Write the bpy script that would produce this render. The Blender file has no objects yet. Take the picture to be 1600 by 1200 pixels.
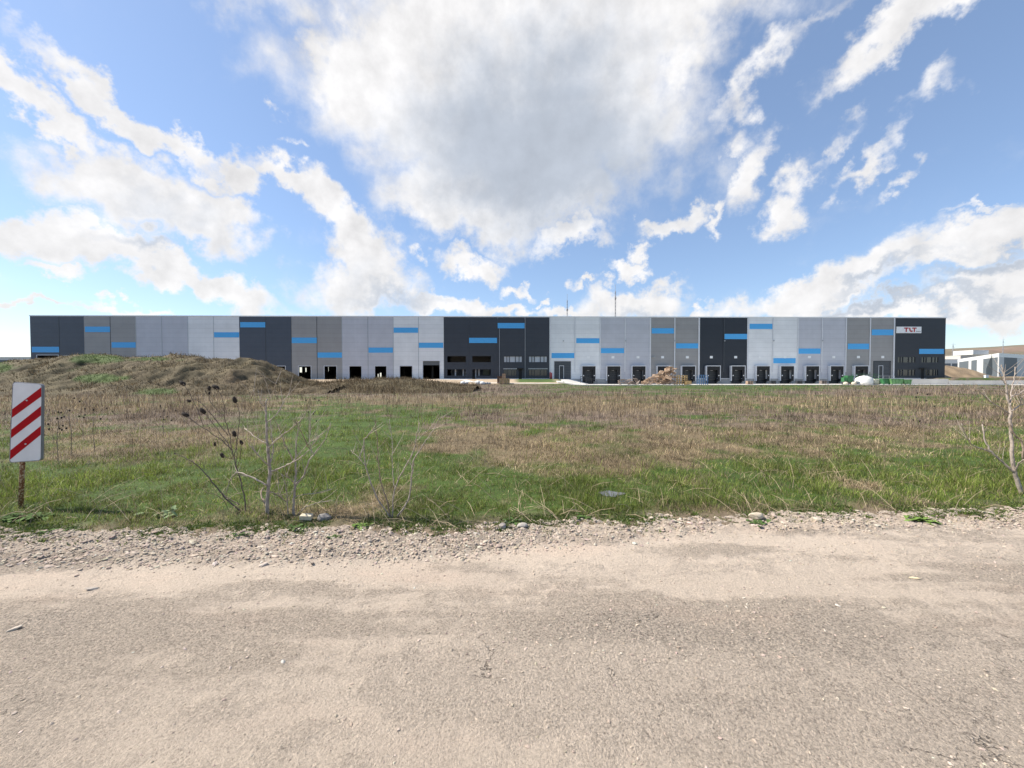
import bpy, math, random
import numpy as np
from mathutils import Vector, Matrix, Euler
random.seed(7); rng = np.random.default_rng(7)
R = math.radians
S = bpy.context.scene
C = S.collection
# ------------------------------------------------------------------ camera, sun, exposure
F, CX, HY, EYE = 603.0, 800.0, 588.0, 1.6        # focal length in photo pixels, horizon row, eye height
PITCH = math.atan((600 - HY) / F)
cam = bpy.data.cameras.new('camera'); camo = bpy.data.objects.new('camera', cam); C.objects.link(camo)
cam.sensor_width = 36; cam.lens = 36 * F / 1600; cam.clip_start = 0.05; cam.clip_end = 12000
camo.location = (0, 0, EYE)
camo.rotation_euler = (Matrix.Rotation(R(90) - PITCH, 3, 'X') @ Matrix.Rotation(R(-0.05), 3, 'Z')).to_euler()
S.camera = camo
S.cycles.max_bounces = 5; S.cycles.diffuse_bounces = 3; S.cycles.glossy_bounces = 2; S.cycles.transmission_bounces = 2
S.view_settings.view_transform = 'Standard'; S.view_settings.look = 'None'
S.view_settings.exposure = 0.8; S.view_settings.gamma = 1
SUN_EL, SUN_AZ = R(48), R(-82)                    # azimuth from +Y, negative = left
sd = Vector((math.sin(SUN_AZ) * math.cos(SUN_EL), math.cos(SUN_AZ) * math.cos(SUN_EL), math.sin(SUN_EL)))
sl = bpy.data.lights.new('sun', 'SUN'); sl.energy = 4.8; sl.angle = R(0.55); sl.color = (1, .93, .82)
so = bpy.data.objects.new('sun', sl); C.objects.link(so)
so.rotation_euler = sd.to_track_quat('Z', 'Y').to_euler()

def pdir(px, py):
    v = Vector(((px - CX) / F, 1, (HY - py) / F)); return v.normalized()
# ------------------------------------------------------------------ world: sky texture with broken cloud
W = bpy.data.worlds.new('World'); S.world = W; W.use_nodes = True
nt = W.node_tree; nt.nodes.clear(); N = nt.nodes.new; L = nt.links.new
def mth(op, a, b=None, c=None, clamp=False, t=None):
    t = t or nt
    n = t.nodes.new('ShaderNodeMath'); n.operation = op; n.use_clamp = clamp
    for i, v in enumerate((a, b, c)):
        if v is None: continue
        if isinstance(v, (int, float)): n.inputs[i].default_value = v
        else: t.links.new(v, n.inputs[i])
    return n.outputs[0]
def vmth(op, a, b, t=None):
    t = t or nt
    n = t.nodes.new('ShaderNodeVectorMath'); n.operation = op
    for i, v in enumerate((a, b)):
        if isinstance(v, (tuple, list)): n.inputs[i].default_value = v
        elif isinstance(v, (int, float)): n.inputs['Scale'].default_value = v
        else: t.links.new(v, n.inputs[i])
    return n.outputs[0]
def noise(vec, scale, detail=4, rough=.55, t=None, lac=2.0, color=False, dist=0):
    t = t or nt
    n = t.nodes.new('ShaderNodeTexNoise'); n.inputs['Scale'].default_value = scale
    n.inputs['Detail'].default_value = detail; n.inputs['Roughness'].default_value = rough
    n.inputs['Lacunarity'].default_value = lac; n.inputs['Distortion'].default_value = dist
    if vec is not None: t.links.new(vec, n.inputs['Vector'])
    return n.outputs['Color' if color else 'Fac']
def maprange(v, a, b, c=0., d=1., smooth=True, t=None):
    t = t or nt
    n = t.nodes.new('ShaderNodeMapRange'); n.interpolation_type = 'SMOOTHSTEP' if smooth else 'LINEAR'
    n.clamp = True
    for k, x in zip(('From Min', 'From Max', 'To Min', 'To Max'), (a, b, c, d)): n.inputs[k].default_value = x
    t.links.new(v, n.inputs['Value']); return n.outputs['Result']
def mixc(f, a, b, t=None, mode='MIX'):
    t = t or nt
    n = t.nodes.new('ShaderNodeMix'); n.data_type = 'RGBA'; n.blend_type = mode
    for k, v in (('Factor', f), ('A', a), ('B', b)):
        s = [q for q in n.inputs if q.name == k and (q.type == 'RGBA' or (k == 'Factor' and q.type == 'VALUE'))][0]
        if isinstance(v, (tuple, list)): s.default_value = tuple(v) + ((1,) if len(v) == 3 else ())
        elif isinstance(v, (int, float)): s.default_value = v
        else: t.links.new(v, s)
    return [o for o in n.outputs if o.type == 'RGBA'][0]
tc = N('ShaderNodeTexCoord').outputs['Generated']
w1 = vmth('SUBTRACT', noise(tc, 5.5, 3, .5, color=True), (.5, .5, .5))
w2 = vmth('SUBTRACT', noise(tc, 17, 5, .62, color=True), (.5, .5, .5))
dv = vmth('ADD', vmth('ADD', tc, vmth('SCALE', w1, .17)), vmth('SCALE', w2, .14))
def blob(px, py, a, b, ang, st=1.0, src=None):
    """soft ellipsoid of cloud seen in this compass direction (half-axes given as angles)"""
    d = pdir(px, py); ca, sa = math.cos(R(ang)), math.sin(R(ang))
    ta = (pdir(px + ca * 2, py + sa * 2) - d); tb = (pdir(px - sa * 2, py + ca * 2) - d)
    la, lb = ta.length / 2 * a, tb.length / 2 * b
    x = ta.normalized(); n_ = d.normalized(); y = n_.cross(x).normalized(); n_ = x.cross(y)
    m = Matrix((x, y, n_)).transposed()
    mp = N('ShaderNodeMapping'); mp.vector_type = 'TEXTURE'
    mp.inputs['Location'].default_value = d; mp.inputs['Rotation'].default_value = m.to_euler()
    mp.inputs['Scale'].default_value = (la * 1.35, lb * 1.35, max(la, lb) * 2)
    L(src or dv, mp.inputs['Vector'])
    g = N('ShaderNodeTexGradient'); g.gradient_type = 'SPHERICAL'; L(mp.outputs[0], g.inputs[0])
    return g.outputs['Fac'] if st == 1 else mth('MULTIPLY', g.outputs['Fac'], st)
CL = [(95,180,130,30,40),(218,192,170,27,37),(215,298,145,54,14),(315,345,112,40,28),(362,282,42,42,0),(60,365,160,38,6),(160,375,140,36,14),
 (330,440,180,26,22),(85,416,62,13,5,.8),(50,470,130,9,3,.7),(200,474,80,11,3,.7),
 (470,298,105,28,26),(530,330,70,38,35),(565,392,88,50,62),(565,455,92,42,0),(690,478,110,20,4,.9),
 (790,150,285,195,10,1.25),(560,110,110,95,40),(980,30,220,110,-5,.95),(745,300,165,72,12,1.15),(870,310,110,60,-10),(490,45,70,36,45,.62),(1030,200,100,80,-38,.62),(880,378,62,24,-5,.8),(690,-120,420,170,0),(1060,90,110,60,-40,.6),
 (1390,58,200,42,-36),(1500,-10,150,35,-30,.8),(1175,130,125,30,-50,.55),(1230,60,90,22,-50,.45),(1465,155,85,30,-25,.5),(1150,262,66,28,-72,.66),(1218,325,64,38,-48,.95),(1350,275,75,21,-45,.66),
 (1300,250,65,17,-58,.52),(1412,282,36,14,-42,.52),(1040,356,46,21,-8,.9),(1104,342,14,24,0,.6),(1270,464,180,30,-17),(1360,425,130,38,-22,.95),(1500,390,190,34,-22),(1570,430,180,36,-14),
 (1420,488,270,22,-3,.9),(1540,462,170,26,-6,.9),(1540,330,70,9,-14,.55),
 (735,406,46,25,0,.85),(966,416,30,18,0,.9),(985,388,24,17,0,.8),(914,441,28,11,0,.85),(838,466,18,10,0,.8),(990,468,95,27,-5,.95),
 (880,488,70,15,0,.85),(1080,486,80,15,0,.85),(798,446,26,11,0,.7),(770,485,80,14,0,.85),(660,400,22,13,0,.55),(462,236,28,13,30,.5),(420,165,22,11,30,.45),
 (-180,430,160,60,0),(-300,150,160,70,20,.9),(1800,100,180,60,-20),(1820,430,200,60,0),(300,-200,160,60,20),(1300,-250,200,70,-20)]
acc = None
for c in CL:
    g = blob(*c)
    acc = g if acc is None else mth('SMOOTH_MAX', acc, g, .06)
den0 = acc
fine = noise(tc, 8, 8, .57); big = noise(tc, 3.2, 3, .5)
den = mth('ADD', den0, mth('MULTIPLY', mth('SUBTRACT', fine, .5), .8))
cov = maprange(den, .10, .56)
# thin veil of vapour near the clouds
veil = mth('MULTIPLY', maprange(mth('ADD', den0, mth('MULTIPLY', mth('SUBTRACT', noise(tc, 6, 7, .65), .5), .9)), .1, .7), .22)
cov = mth('MAXIMUM', cov, veil)
sky = N('ShaderNodeTexSky'); sky.sky_type = 'NISHITA'; sky.sun_disc = False
sky.sun_elevation = SUN_EL; sky.sun_rotation = SUN_AZ; sky.air_density = 1.0; sky.dust_density = .35; sky.ozone_density = 1.5; sky.altitude = 100
# cloud body: thick middles let less light through, the sides turned to the sun are brighter
GR = [(850,245,230,140,8,1),(880,150,150,120,0,.7),(225,320,110,35,10,.35),(310,350,80,25,20,.3),(560,440,60,45,0,.25),(1500,432,200,16,-18,.75),(1400,478,240,14,-6,.7),(1560,395,120,12,-22,.55),(1370,440,120,12,-20,.6),(230,375,120,16,12,.5),(620,470,120,18,0,.45),(1000,482,80,14,0,.5),(720,-150,300,120,0,.8)]
ga = None
for c in GR:
    g = blob(*c); ga = g if ga is None else mth('MAXIMUM', ga, g)
offs = vmth('ADD', tc, tuple(sd * .035))
relief = mth('SUBTRACT', noise(tc, 9, 7, .58), noise(offs, 9, 7, .58))
thick = maprange(mth('ADD', ga, mth('MULTIPLY', mth('SUBTRACT', big, .5), .25)), .05, .7)
lum = mth('ADD', mth('SUBTRACT', 1.0, mth('MULTIPLY', thick, .32)), mth('MULTIPLY', relief, mth('MULTIPLY_ADD', thick, -.55, .8)))
lum = mth('SUBTRACT', lum, mth('MULTIPLY', maprange(den, .4, .9), .03))
ccol = mixc(thick, (1.0, .985, .98), (.85, .93, 1.06))
cvec = vmth('SCALE', ccol, 1.0); sc = cvec.node; L(mth('MULTIPLY', lum, .55), sc.inputs['Scale'])
bgs = N('ShaderNodeBackground'); bgc = N('ShaderNodeBackground')
SKYK = .087
# one even pale blue mixed into the whole sky
sepz = N('ShaderNodeSeparateXYZ'); L(tc, sepz.inputs[0])
skyc = mixc(.14, mixc(1.0, sky.outputs[0], (.97, .99, 1.04), mode='MULTIPLY'), (5.0, 7.0, 10.5))
L(skyc, bgs.inputs[0]); bgs.inputs[1].default_value = SKYK
L(cvec, bgc.inputs[0]); bgc.inputs[1].default_value = 1
up = maprange(sepz.outputs['Z'], -.01, .02)
mx = N('ShaderNodeMixShader'); L(mth('MULTIPLY', mth('MULTIPLY', cov, .96), up), mx.inputs[0]); L(bgs.outputs[0], mx.inputs[1]); L(bgc.outputs[0], mx.inputs[2])
wo = N('ShaderNodeOutputWorld'); L(mx.outputs[0], wo.inputs[0])
W.cycles.sampling_method = 'MANUAL'; W.cycles.sample_map_resolution = 512

# ------------------------------------------------------------------ helpers
def tag(o, label=None, cat=None, group=None, kind=None):
    if label: o['label'] = label
    if cat: o['category'] = cat
    if group: o['group'] = group
    if kind: o['kind'] = kind
    return o
def empty(name, loc, rz=0, label=None, cat=None, group=None):
    o = bpy.data.objects.new(name, None); C.objects.link(o); o.location = loc; o.rotation_euler = (0, 0, rz)
    o.empty_display_size = .2
    return tag(o, label, cat, group)
class MB:
    def __init__(s): s.v = []; s.f = []
    def add(s, vs, fs):
        b = len(s.v); s.v += [tuple(v) for v in vs]; s.f += [tuple(i + b for i in f) for f in fs]; return s
    def box(s, x0, x1, y0, y1, z0, z1, m=None):
        vs = [Vector((x, y, z)) for z in (z0, z1) for y in (y0, y1) for x in (x0, x1)]
        if m is not None: vs = [m @ v for v in vs]
        return s.add(vs, [(0,2,3,1),(4,5,7,6),(0,1,5,4),(2,6,7,3),(0,4,6,2),(1,3,7,5)])
    def prism(s, pts, y0, y1, m=None):
        n = len(pts); vs = [Vector((p[0], y, p[1])) for y in (y0, y1) for p in pts]
        if m is not None: vs = [m @ v for v in vs]
        return s.add(vs, [tuple(range(n)), tuple(range(2*n-1, n-1, -1))] + [(i, i+n, (i+1) % n + n, (i+1) % n) for i in range(n)])
    def tube(s, pts, rad, n=7):
        P = [Vector(p) for p in pts]; vs = []; fs = []
        up = Vector((0, 1, 0.03))
        for i, p in enumerate(P):
            t = (P[min(i+1, len(P)-1)] - P[max(i-1, 0)]).normalized()
            a = t.cross(up)
            if a.length < 1e-3: a = t.cross(Vector((1, 0, 0)))
            a.normalize(); b = t.cross(a)
            r = rad[i] if isinstance(rad, (list, tuple)) else rad
            for k in range(n):
                th = 2*math.pi*k/n; vs.append(p + (a*math.cos(th) + b*math.sin(th))*r)
        for i in range(len(P)-1):
            for k in range(n): fs.append((i*n+k, i*n+(k+1) % n, (i+1)*n+(k+1) % n, (i+1)*n+k))
        fs.append(tuple(range(n-1, -1, -1))); fs.append(tuple((len(P)-1)*n+k for k in range(n)))
        return s.add(vs, fs)
    def lathe(s, prof, n=20, c=(0,0,0)):
        vs = []; fs = []
        for r, z in prof:
            for k in range(n): vs.append((c[0]+r*math.cos(2*math.pi*k/n), c[1]+r*math.sin(2*math.pi*k/n), c[2]+z))
        for i in range(len(prof)-1):
            for k in range(n): fs.append((i*n+k, i*n+(k+1) % n, (i+1)*n+(k+1) % n, (i+1)*n+k))
        fs.append(tuple(range(n-1, -1, -1))); fs.append(tuple((len(prof)-1)*n+k for k in range(n)))
        return s.add(vs, fs)
    def build(s, name, mat, parent=None, smooth=False, bevel=0):
        me = bpy.data.meshes.new(name); me.from_pydata(s.v, [], s.f)
        if mat: me.materials.append(mat)
        if smooth: me.polygons.foreach_set('use_smooth', [True]*len(me.polygons))
        me.update()
        o = bpy.data.objects.new(name, me); C.objects.link(o)
        if parent: o.parent = parent
        if bevel:
            b = o.modifiers.new('bevel', 'BEVEL'); b.width = bevel; b.segments = 2
        return o
def npmesh(name, co, quads=None, tris=None, mat=None, col=None, smooth=True):
    me = bpy.data.meshes.new(name)
    nq = 0 if quads is None else len(quads); ntr = 0 if tris is None else len(tris)
    me.vertices.add(len(co)); me.vertices.foreach_set('co', np.asarray(co, np.float32).ravel())
    idx = []; 
    if nq: idx.append(np.asarray(quads).ravel())
    if ntr: idx.append(np.asarray(tris).ravel())
    idx = np.concatenate(idx).astype(np.int32)
    me.loops.add(len(idx)); me.loops.foreach_set('vertex_index', idx)
    st = np.concatenate([np.arange(nq)*4, nq*4 + np.arange(ntr)*3]).astype(np.int32)
    me.polygons.add(nq+ntr); me.polygons.foreach_set('loop_start', st)
    me.polygons.foreach_set('use_smooth', np.full(nq+ntr, smooth))
    if col is not None:
        a = me.attributes.new('tint', 'FLOAT_COLOR', 'POINT')
        cc = np.ones((len(co), 4), np.float32); cc[:, :3] = col; a.data.foreach_set('color', cc.ravel())
    me.update(calc_edges=True)
    if mat: me.materials.append(mat)
    o = bpy.data.objects.new(name, me); C.objects.link(o); return o
_lat = rng.random((512, 512))
def vnoise(x, y, s=1.0, o=0):
    x = np.asarray(x)*s + 37.3*o + 200; y = np.asarray(y)*s + 91.7*o + 200
    xi = np.floor(x).astype(int); yi = np.floor(y).astype(int); fx = x-xi; fy = y-yi
    fx = fx*fx*(3-2*fx); fy = fy*fy*(3-2*fy)
    g = lambda a, b: _lat[a % 512, b % 512]
    return (g(xi,yi)*(1-fx)+g(xi+1,yi)*fx)*(1-fy) + (g(xi,yi+1)*(1-fx)+g(xi+1,yi+1)*fx)*fy
def fbm(x, y, s=1.0, oc=4, o=0, r=.5):
    t = 0; a = 1; n = 0
    for k in range(oc): t = t + a*vnoise(x, y, s*2**k, o+k); n += a; a *= r
    return t/n
def sstep(a, b, x): t = np.clip((np.asarray(x)-a)/(b-a), 0, 1); return t*t*(3-2*t)

# ------------------------------------------------------------------ materials
def mat(name, col, rough=.6, metal=0, var=.06, vs=4, bump=0, bs=30, spec=.5, extra=None, coord='Object'):
    m = bpy.data.materials.new(name); m.use_nodes = True; t = m.node_tree; p = t.nodes['Principled BSDF']
    p.inputs['Roughness'].default_value = rough; p.inputs['Metallic'].default_value = metal
    p.inputs['Specular IOR Level'].default_value = spec
    o = t.nodes.new('ShaderNodeTexCoord').outputs[coord]
    nz = noise(o, vs, 5, .6, t)
    f = maprange(nz, .3, .7, 1-var*1.6, 1+var, False, t)
    v = vmth('SCALE', tuple(col), 1.0, t); v.node.inputs[0].default_value = col[:3]; t.links.new(f, v.node.inputs['Scale'])
    t.links.new(v, p.inputs['Base Color'])
    if bump:
        b = t.nodes.new('ShaderNodeBump'); b.inputs['Strength'].default_value = bump; b.inputs['Distance'].default_value = .01
        t.links.new(noise(o, bs, 5, .6, t), b.inputs['Height']); t.links.new(b.outputs[0], p.inputs['Normal'])
    return m
def panelmat(name, col, rough=.45, spec=.5):
    """sandwich panel cladding laid horizontally: a joint every metre, faint ribs, rain streaks"""
    m = mat(name, col, rough, var=.05, vs=.35, spec=spec); t = m.node_tree; p = t.nodes['Principled BSDF']
    o = t.nodes.new('ShaderNodeTexCoord').outputs['Object']; s = t.nodes.new('ShaderNodeSeparateXYZ'); t.links.new(o, s.inputs[0])
    fr = mth('FRACT', mth('MULTIPLY', s.outputs['Z'], 1/1.05, t=t), t=t)
    joint = mth('ADD', maprange(fr, 0, .05, 1, 0, t=t), maprange(fr, .95, 1, 0, 1, t=t), t=t)
    base = p.inputs['Base Color'].links[0].from_socket
    # each row of panels comes from a slightly different batch
    wn = t.nodes.new('ShaderNodeTexWhiteNoise'); wn.noise_dimensions = '1D'; t.links.new(mth('FLOOR', mth('MULTIPLY', s.outputs['Z'], 1/1.05, t=t), t=t), wn.inputs['W'])
    c1 = vmth('SCALE', base, 1.0, t); t.links.new(maprange(wn.outputs[0], 0, 1, .965, 1.035, False, t), c1.node.inputs['Scale'])
    mp = t.nodes.new('ShaderNodeMapping'); mp.inputs['Scale'].default_value = (2.2, 1, .09); t.links.new(o, mp.inputs[0])
    st = noise(mp.outputs[0], 1.0, 5, .6, t)
    c2 = vmth('SCALE', c1, 1.0, t); t.links.new(maprange(st, .3, .75, 1.02, .97, False, t), c2.node.inputs['Scale'])
    c = mixc(mth('MULTIPLY', joint, .35, t=t), c2, tuple(x*.45 for x in col), t)
    t.links.new(c, p.inputs['Base Color'])
    b = t.nodes.new('ShaderNodeBump'); b.inputs['Strength'].default_value = .4; b.inputs['Distance'].default_value = .03
    rib = mth('SINE', mth('MULTIPLY', s.outputs['Z'], 42, t=t), t=t)
    t.links.new(mth('SUBTRACT', mth('MULTIPLY', rib, .12, t=t), joint, t=t), b.inputs['Height']); t.links.new(b.outputs[0], p.inputs['Normal'])
    return m
PM = {'L': panelmat('light_panel', (.80,.80,.795)), 'V': panelmat('silver_panel', (.54,.54,.575)), 'T': panelmat('warm_grey_panel', (.325,.312,.30)),
      'D': panelmat('anthracite_panel', (.038,.043,.055)), 'E': panelmat('anthracite_no_glare', (.022,.026,.035)), 'S': panelmat('slate_tone_panel', (.062,.074,.098))}  # one anthracite cladding; glare growing to the left is put into its colours
M_BLUE = mat('blue_panel', (.08,.42,.82), .45, var=.04)
M_TRIM = mat('pale_trim', (.70,.70,.71), .4)
M_WHITE = mat('white_paint', (.86,.86,.85), .45)
M_CONC = mat('concrete', (.40,.385,.36), .85, var=.14, vs=.6, bump=.3)
M_CONCL = mat('pale_concrete', (.60,.57,.52), .85, var=.1, vs=.3, bump=.3)
M_BLACK = mat('black_rubber', (.016,.016,.017), .8)
M_DARK = mat('dark_steel', (.035,.038,.042), .5)
M_DOORG = mat('grey_door', (.06,.066,.075), .45)
M_RED = mat('red_paint', (.45,.02,.02), .4)
M_GREEN = mat('green_paint', (.035,.15,.055), .5, var=.25, vs=2)
M_GREENL = mat('light_green_paint', (.12,.27,.10), .5, var=.25, vs=2)
M_WOOD = mat('weathered_wood', (.44,.31,.21), .85, var=.4, vs=2.5)
M_WOODG = mat('grey_wood', (.26,.21,.18), .85, var=.4, vs=2.5)
M_WOODY = mat('yellow_wood', (.48,.33,.15), .8, var=.3, vs=2)
M_BPAL = mat('blue_wood', (.07,.16,.30), .7, var=.3, vs=2)
M_BAG = mat('white_sacking', (.74,.74,.72), .9, var=.12, vs=3, bump=.5, bs=6)
M_STEEL = mat('galvanised_steel', (.42,.43,.44), .4, metal=.6)
M_MAST = mat('mast_steel', (.33,.32,.33), .6)
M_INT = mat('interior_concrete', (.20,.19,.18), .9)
M_ROOF = mat('roof_membrane', (.66,.67,.68), .7)
M_PALE = mat('pale_pane', (.50,.52,.56), .6)  # even pale grey-blue for opaque panes
def glassmat(name, col):
    m = bpy.data.materials.new(name); m.use_nodes = True; p = m.node_tree.nodes['Principled BSDF']
    p.inputs['Base Color'].default_value = col + (1,); p.inputs['Roughness'].default_value = .06; p.inputs['Specular IOR Level'].default_value = .8
    t = m.node_tree; b = t.nodes.new('ShaderNodeBump'); b.inputs['Strength'].default_value = .05
    t.links.new(noise(t.nodes.new('ShaderNodeTexCoord').outputs['Object'], .7, 2, .5, t), b.inputs['Height']); t.links.new(b.outputs[0], p.inputs['Normal'])
    return m
M_GLASS = glassmat('dark_glass', (.02,.024,.03))

# ------------------------------------------------------------------ ground
border_px = [(-400,842),(0,838),(300,836),(600,832),(760,826),(900,817),(1200,813),(1400,808),(1600,802),(2100,792)]
grav_px = [(-400,893),(0,886),(300,884),(600,876),(750,868),(900,852),(1100,838),(1300,832),(1600,826),(2100,815)]
def to_w(pts): 
    a = [((px-CX)/F*(F*EYE/(py-HY)), F*EYE/(py-HY)) for px, py in pts]; return np.array(a)
BW, GW = to_w(border_px), to_w(grav_px)
Yb = lambda X: np.interp(X, BW[:,0], BW[:,1]) + .20*(fbm(X, X*0, 1.3, 4, 5, .65)-.5)*2
Yg = lambda X: np.interp(X, GW[:,0], GW[:,1])
# table of how green the sward is, read off at places of the field (rows: distance, columns: bearing)
TPY = np.array([600,612,625,640,660,680,700,720,740,760,790,830.])
TPX = np.arange(0, 1601, 100.)
TG = np.array([[2,2,1,1,1,1,1,1,2,5,6,6,6,6,4,3,3],[1,2,2,1,1,1,1,1,1,2,4,4,4,2,1,1,1],[1,1,2,1,2,2,1,1,1,1,2,2,2,3,3,4,4],
 [2,1,1,1,3,5,4,3,2,1,1,1,1,2,2,2,2],[3,1,1,1,4,8,7,4,4,3,2,3,3,3,3,3,3],[3,2,2,1,3,8,6,2,2,2,3,3,3,3,3,3,3],[4,3,2,2,4,8,7,2,2,2,2,2,3,4,3,3,3],
 [6,4,3,3,5,8,7,5,2,2,2,3,5,5,4,4,4],[8,7,6,7,7,8,7,7,6,5,5,6,7,7,7,7,6],[8,8,7,8,7,7,5,7,8,8,8,7,7,7,7,7,6],
 [8,7,7,7,6,5,3,5,6,6,6,5,5,5,5,6,6],[7,6,6,6,5,4,4,6,5,5,5,4,4,4,4,5,4]])/9.
def green(X, Y):
    Y = np.maximum(Y, 3.); py = np.clip(HY + F*EYE/Y, 600, 830); px = np.clip(CX + F*X/Y, 0, 1599.9)
    j = px/100; j0 = np.minimum(j.astype(int), 15); fj = j-j0
    i = np.interp(py, TPY, np.arange(12)); i0 = np.minimum(i.astype(int), 10); fi = i-i0
    v = (TG[i0,j0]*(1-fj)+TG[i0,j0+1]*fj)*(1-fi) + (TG[i0+1,j0]*(1-fj)+TG[i0+1,j0+1]*fj)*fi
    s = np.clip(3.0/Y, .02, .6)
    n = fbm(X, Y, .35, 4, 11)*.5 + fbm(X, Y, 1.6, 3, 17)*.5
    return np.clip(v + .17 + (n-.5)*1.9, 0, 1), py, px
K = .02; Z0 = 90.0
def fdepth(px): return Z0/(1 - K*(px-CX)/F)
def xat(px, Y): return (px-CX)/F*Y
def height(X, Y):
    X = np.asarray(X, float); Y = np.asarray(Y, float)
    px = CX + F*X/np.maximum(Y, 1)
    h = (fbm(X, Y, .5, 3, 3)-.5)*.10*sstep(4.3, 7, Y)
    yd = sstep(66, 75, Y)
    rt = sstep(10.5, 13.5, X)                              # right of the level entrance the yard is sunk
    lowered = -.34
    raised = -.05 + 1.0*sstep(76, 88, Y)
    h = h*(1-yd) + yd*(lowered*rt + raised*(1-rt))
    bank = sstep(95, 99, X)*sstep(84, 86.5, Y)             # grassed bank at the right-hand end
    h = h*(1-bank) + bank*(1.15 + .1*(fbm(X, Y, .2, 2, 9)-.5))
    h = np.where(Y > 140, h*0 + .2*bank, h)
    return h
def far_dirt(X, Y):
    px = CX + F*X/Y
    return sstep(77, 79.5, Y)*(1-sstep(9, 11, X))
def gcol(X, Y):
    g, py, px = green(X, Y)
    n = fbm(X, Y, 2.5, 4, 31)[..., None]
    gr = np.array([.045,.075,.015])*(0.65+.8*n); dr = np.array([.15,.115,.065])*(0.6+.8*n); tp = np.array([.135,.102,.082])*(0.6+.8*n)
    wt = (np.interp(py, [600,616,624,640,650,666,676], [.9,.8,.15,.2,.8,.6,.1]))[..., None]
    d = dr*(1-wt)+tp*wt
    g = sstep(.3, .75, g)[..., None]
    c = d*(1-g)+gr*g
    near = (1-sstep(0, .5, Y-Yb(X)))[..., None]
    c = c*(1-near) + near*np.array([.15,.115,.08])*(.6+.8*n)
    fd = far_dirt(X, Y)[..., None]*sstep(-75, -60, X)[..., None]
    lawn = (sstep(0.5, 1.5, X)*(1-sstep(8.5, 10.5, X))*sstep(80.5, 81.5, Y))[..., None]
    c = c*(1-fd) + fd*np.array([.40,.315,.225])*(.75+.5*n)
    c = c*(1-lawn) + lawn*np.array([.075,.115,.035])*(.7+.6*n)
    far = sstep(125, 135, Y)[..., None]
    c = c*(1-far) + far*np.array([.12,.11,.06])*(.7+.6*n)
    return c
def attrmat(name, rough=.9, bump=.6, bs=14, trans=0, spec=.2, nvar=.25, nscale=9):
    m = bpy.data.materials.new(name); m.use_nodes = True; t = m.node_tree; p = t.nodes['Principled BSDF']
    a = t.nodes.new('ShaderNodeAttribute'); a.attribute_name = 'tint'
    p.inputs['Roughness'].default_value = rough; p.inputs['Specular IOR Level'].default_value = spec
    o = t.nodes.new('ShaderNodeTexCoord').outputs['Object']
    v = vmth('SCALE', a.outputs['Color'], 1.0, t); t.links.new(maprange(noise(o, nscale, 6, .65, t), .25, .75, 1-nvar, 1+nvar, False, t), v.node.inputs['Scale'])
    t.links.new(v, p.inputs['Base Color'])
    if bump:
        b = t.nodes.new('ShaderNodeBump'); b.inputs['Strength'].default_value = bump; b.inputs['Distance'].default_value = .03
        t.links.new(noise(o, bs, 6, .7, t), b.inputs['Height']); t.links.new(b.outputs[0], p.inputs['Normal'])
    if trans:
        tr = t.nodes.new('ShaderNodeBsdfTranslucent'); t.links.new(v, tr.inputs[0])
        ms = t.nodes.new('ShaderNodeMixShader'); ms.inputs[0].default_value = trans
        t.links.new(p.outputs[0], ms.inputs[1]); t.links.new(tr.outputs[0], ms.inputs[2]); t.links.new(ms.outputs[0], t.nodes['Material Output'].inputs[0])
    return m
M_SOIL = attrmat('soil', nvar=.35)
def grid_quads(nr, nc):
    i = np.arange((nr-1)*(nc-1)); r = i//(nc-1); c = i % (nc-1); a = r*nc+c
    return np.stack([a, a+1, a+nc+1, a+nc], 1)
# field: fan of rows out to the horizon
rows = np.concatenate([np.linspace(-.14, 1.2, 34), np.geomspace(1.35, 20, 120), np.geomspace(20.6, 140, 150)[:], np.geomspace(150, 6000, 30)]) 
us = np.concatenate([np.linspace(-6, -1.7, 24)[:-1], np.linspace(-1.7, 1.7, 420), np.linspace(1.7, 6, 24)[1:]])
Yr = 4 + rows[:, None]*np.ones_like(us)[None]; X = us[None]*np.maximum(Yr, 4)
Y = Yr + (Yb(X)-4)*np.exp(-(Yr-4)/4)
Z = height(X, Y) + .012
Z[0] -= .07; Z += (fbm(X, Y, 9, 3, 40)-.5)*.03*np.exp(-(Yr-4)/6)
co = np.stack([X, Y, Z], -1).reshape(-1, 3)
fo = npmesh('field', co, quads=grid_quads(*X.shape), mat=M_SOIL, col=gcol(X, Y).reshape(-1, 3)); tag(fo, kind='structure')
gm = mat('earth', (.11,.10,.06), .95, var=.3, vs=.02)
tag(MB().add([(-7000,-7000,-.8),(7000,-7000,-.8),(7000,7000,-.8),(-7000,7000,-.8)], [(0,1,2,3)]).build('ground', gm), kind='structure')

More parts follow.
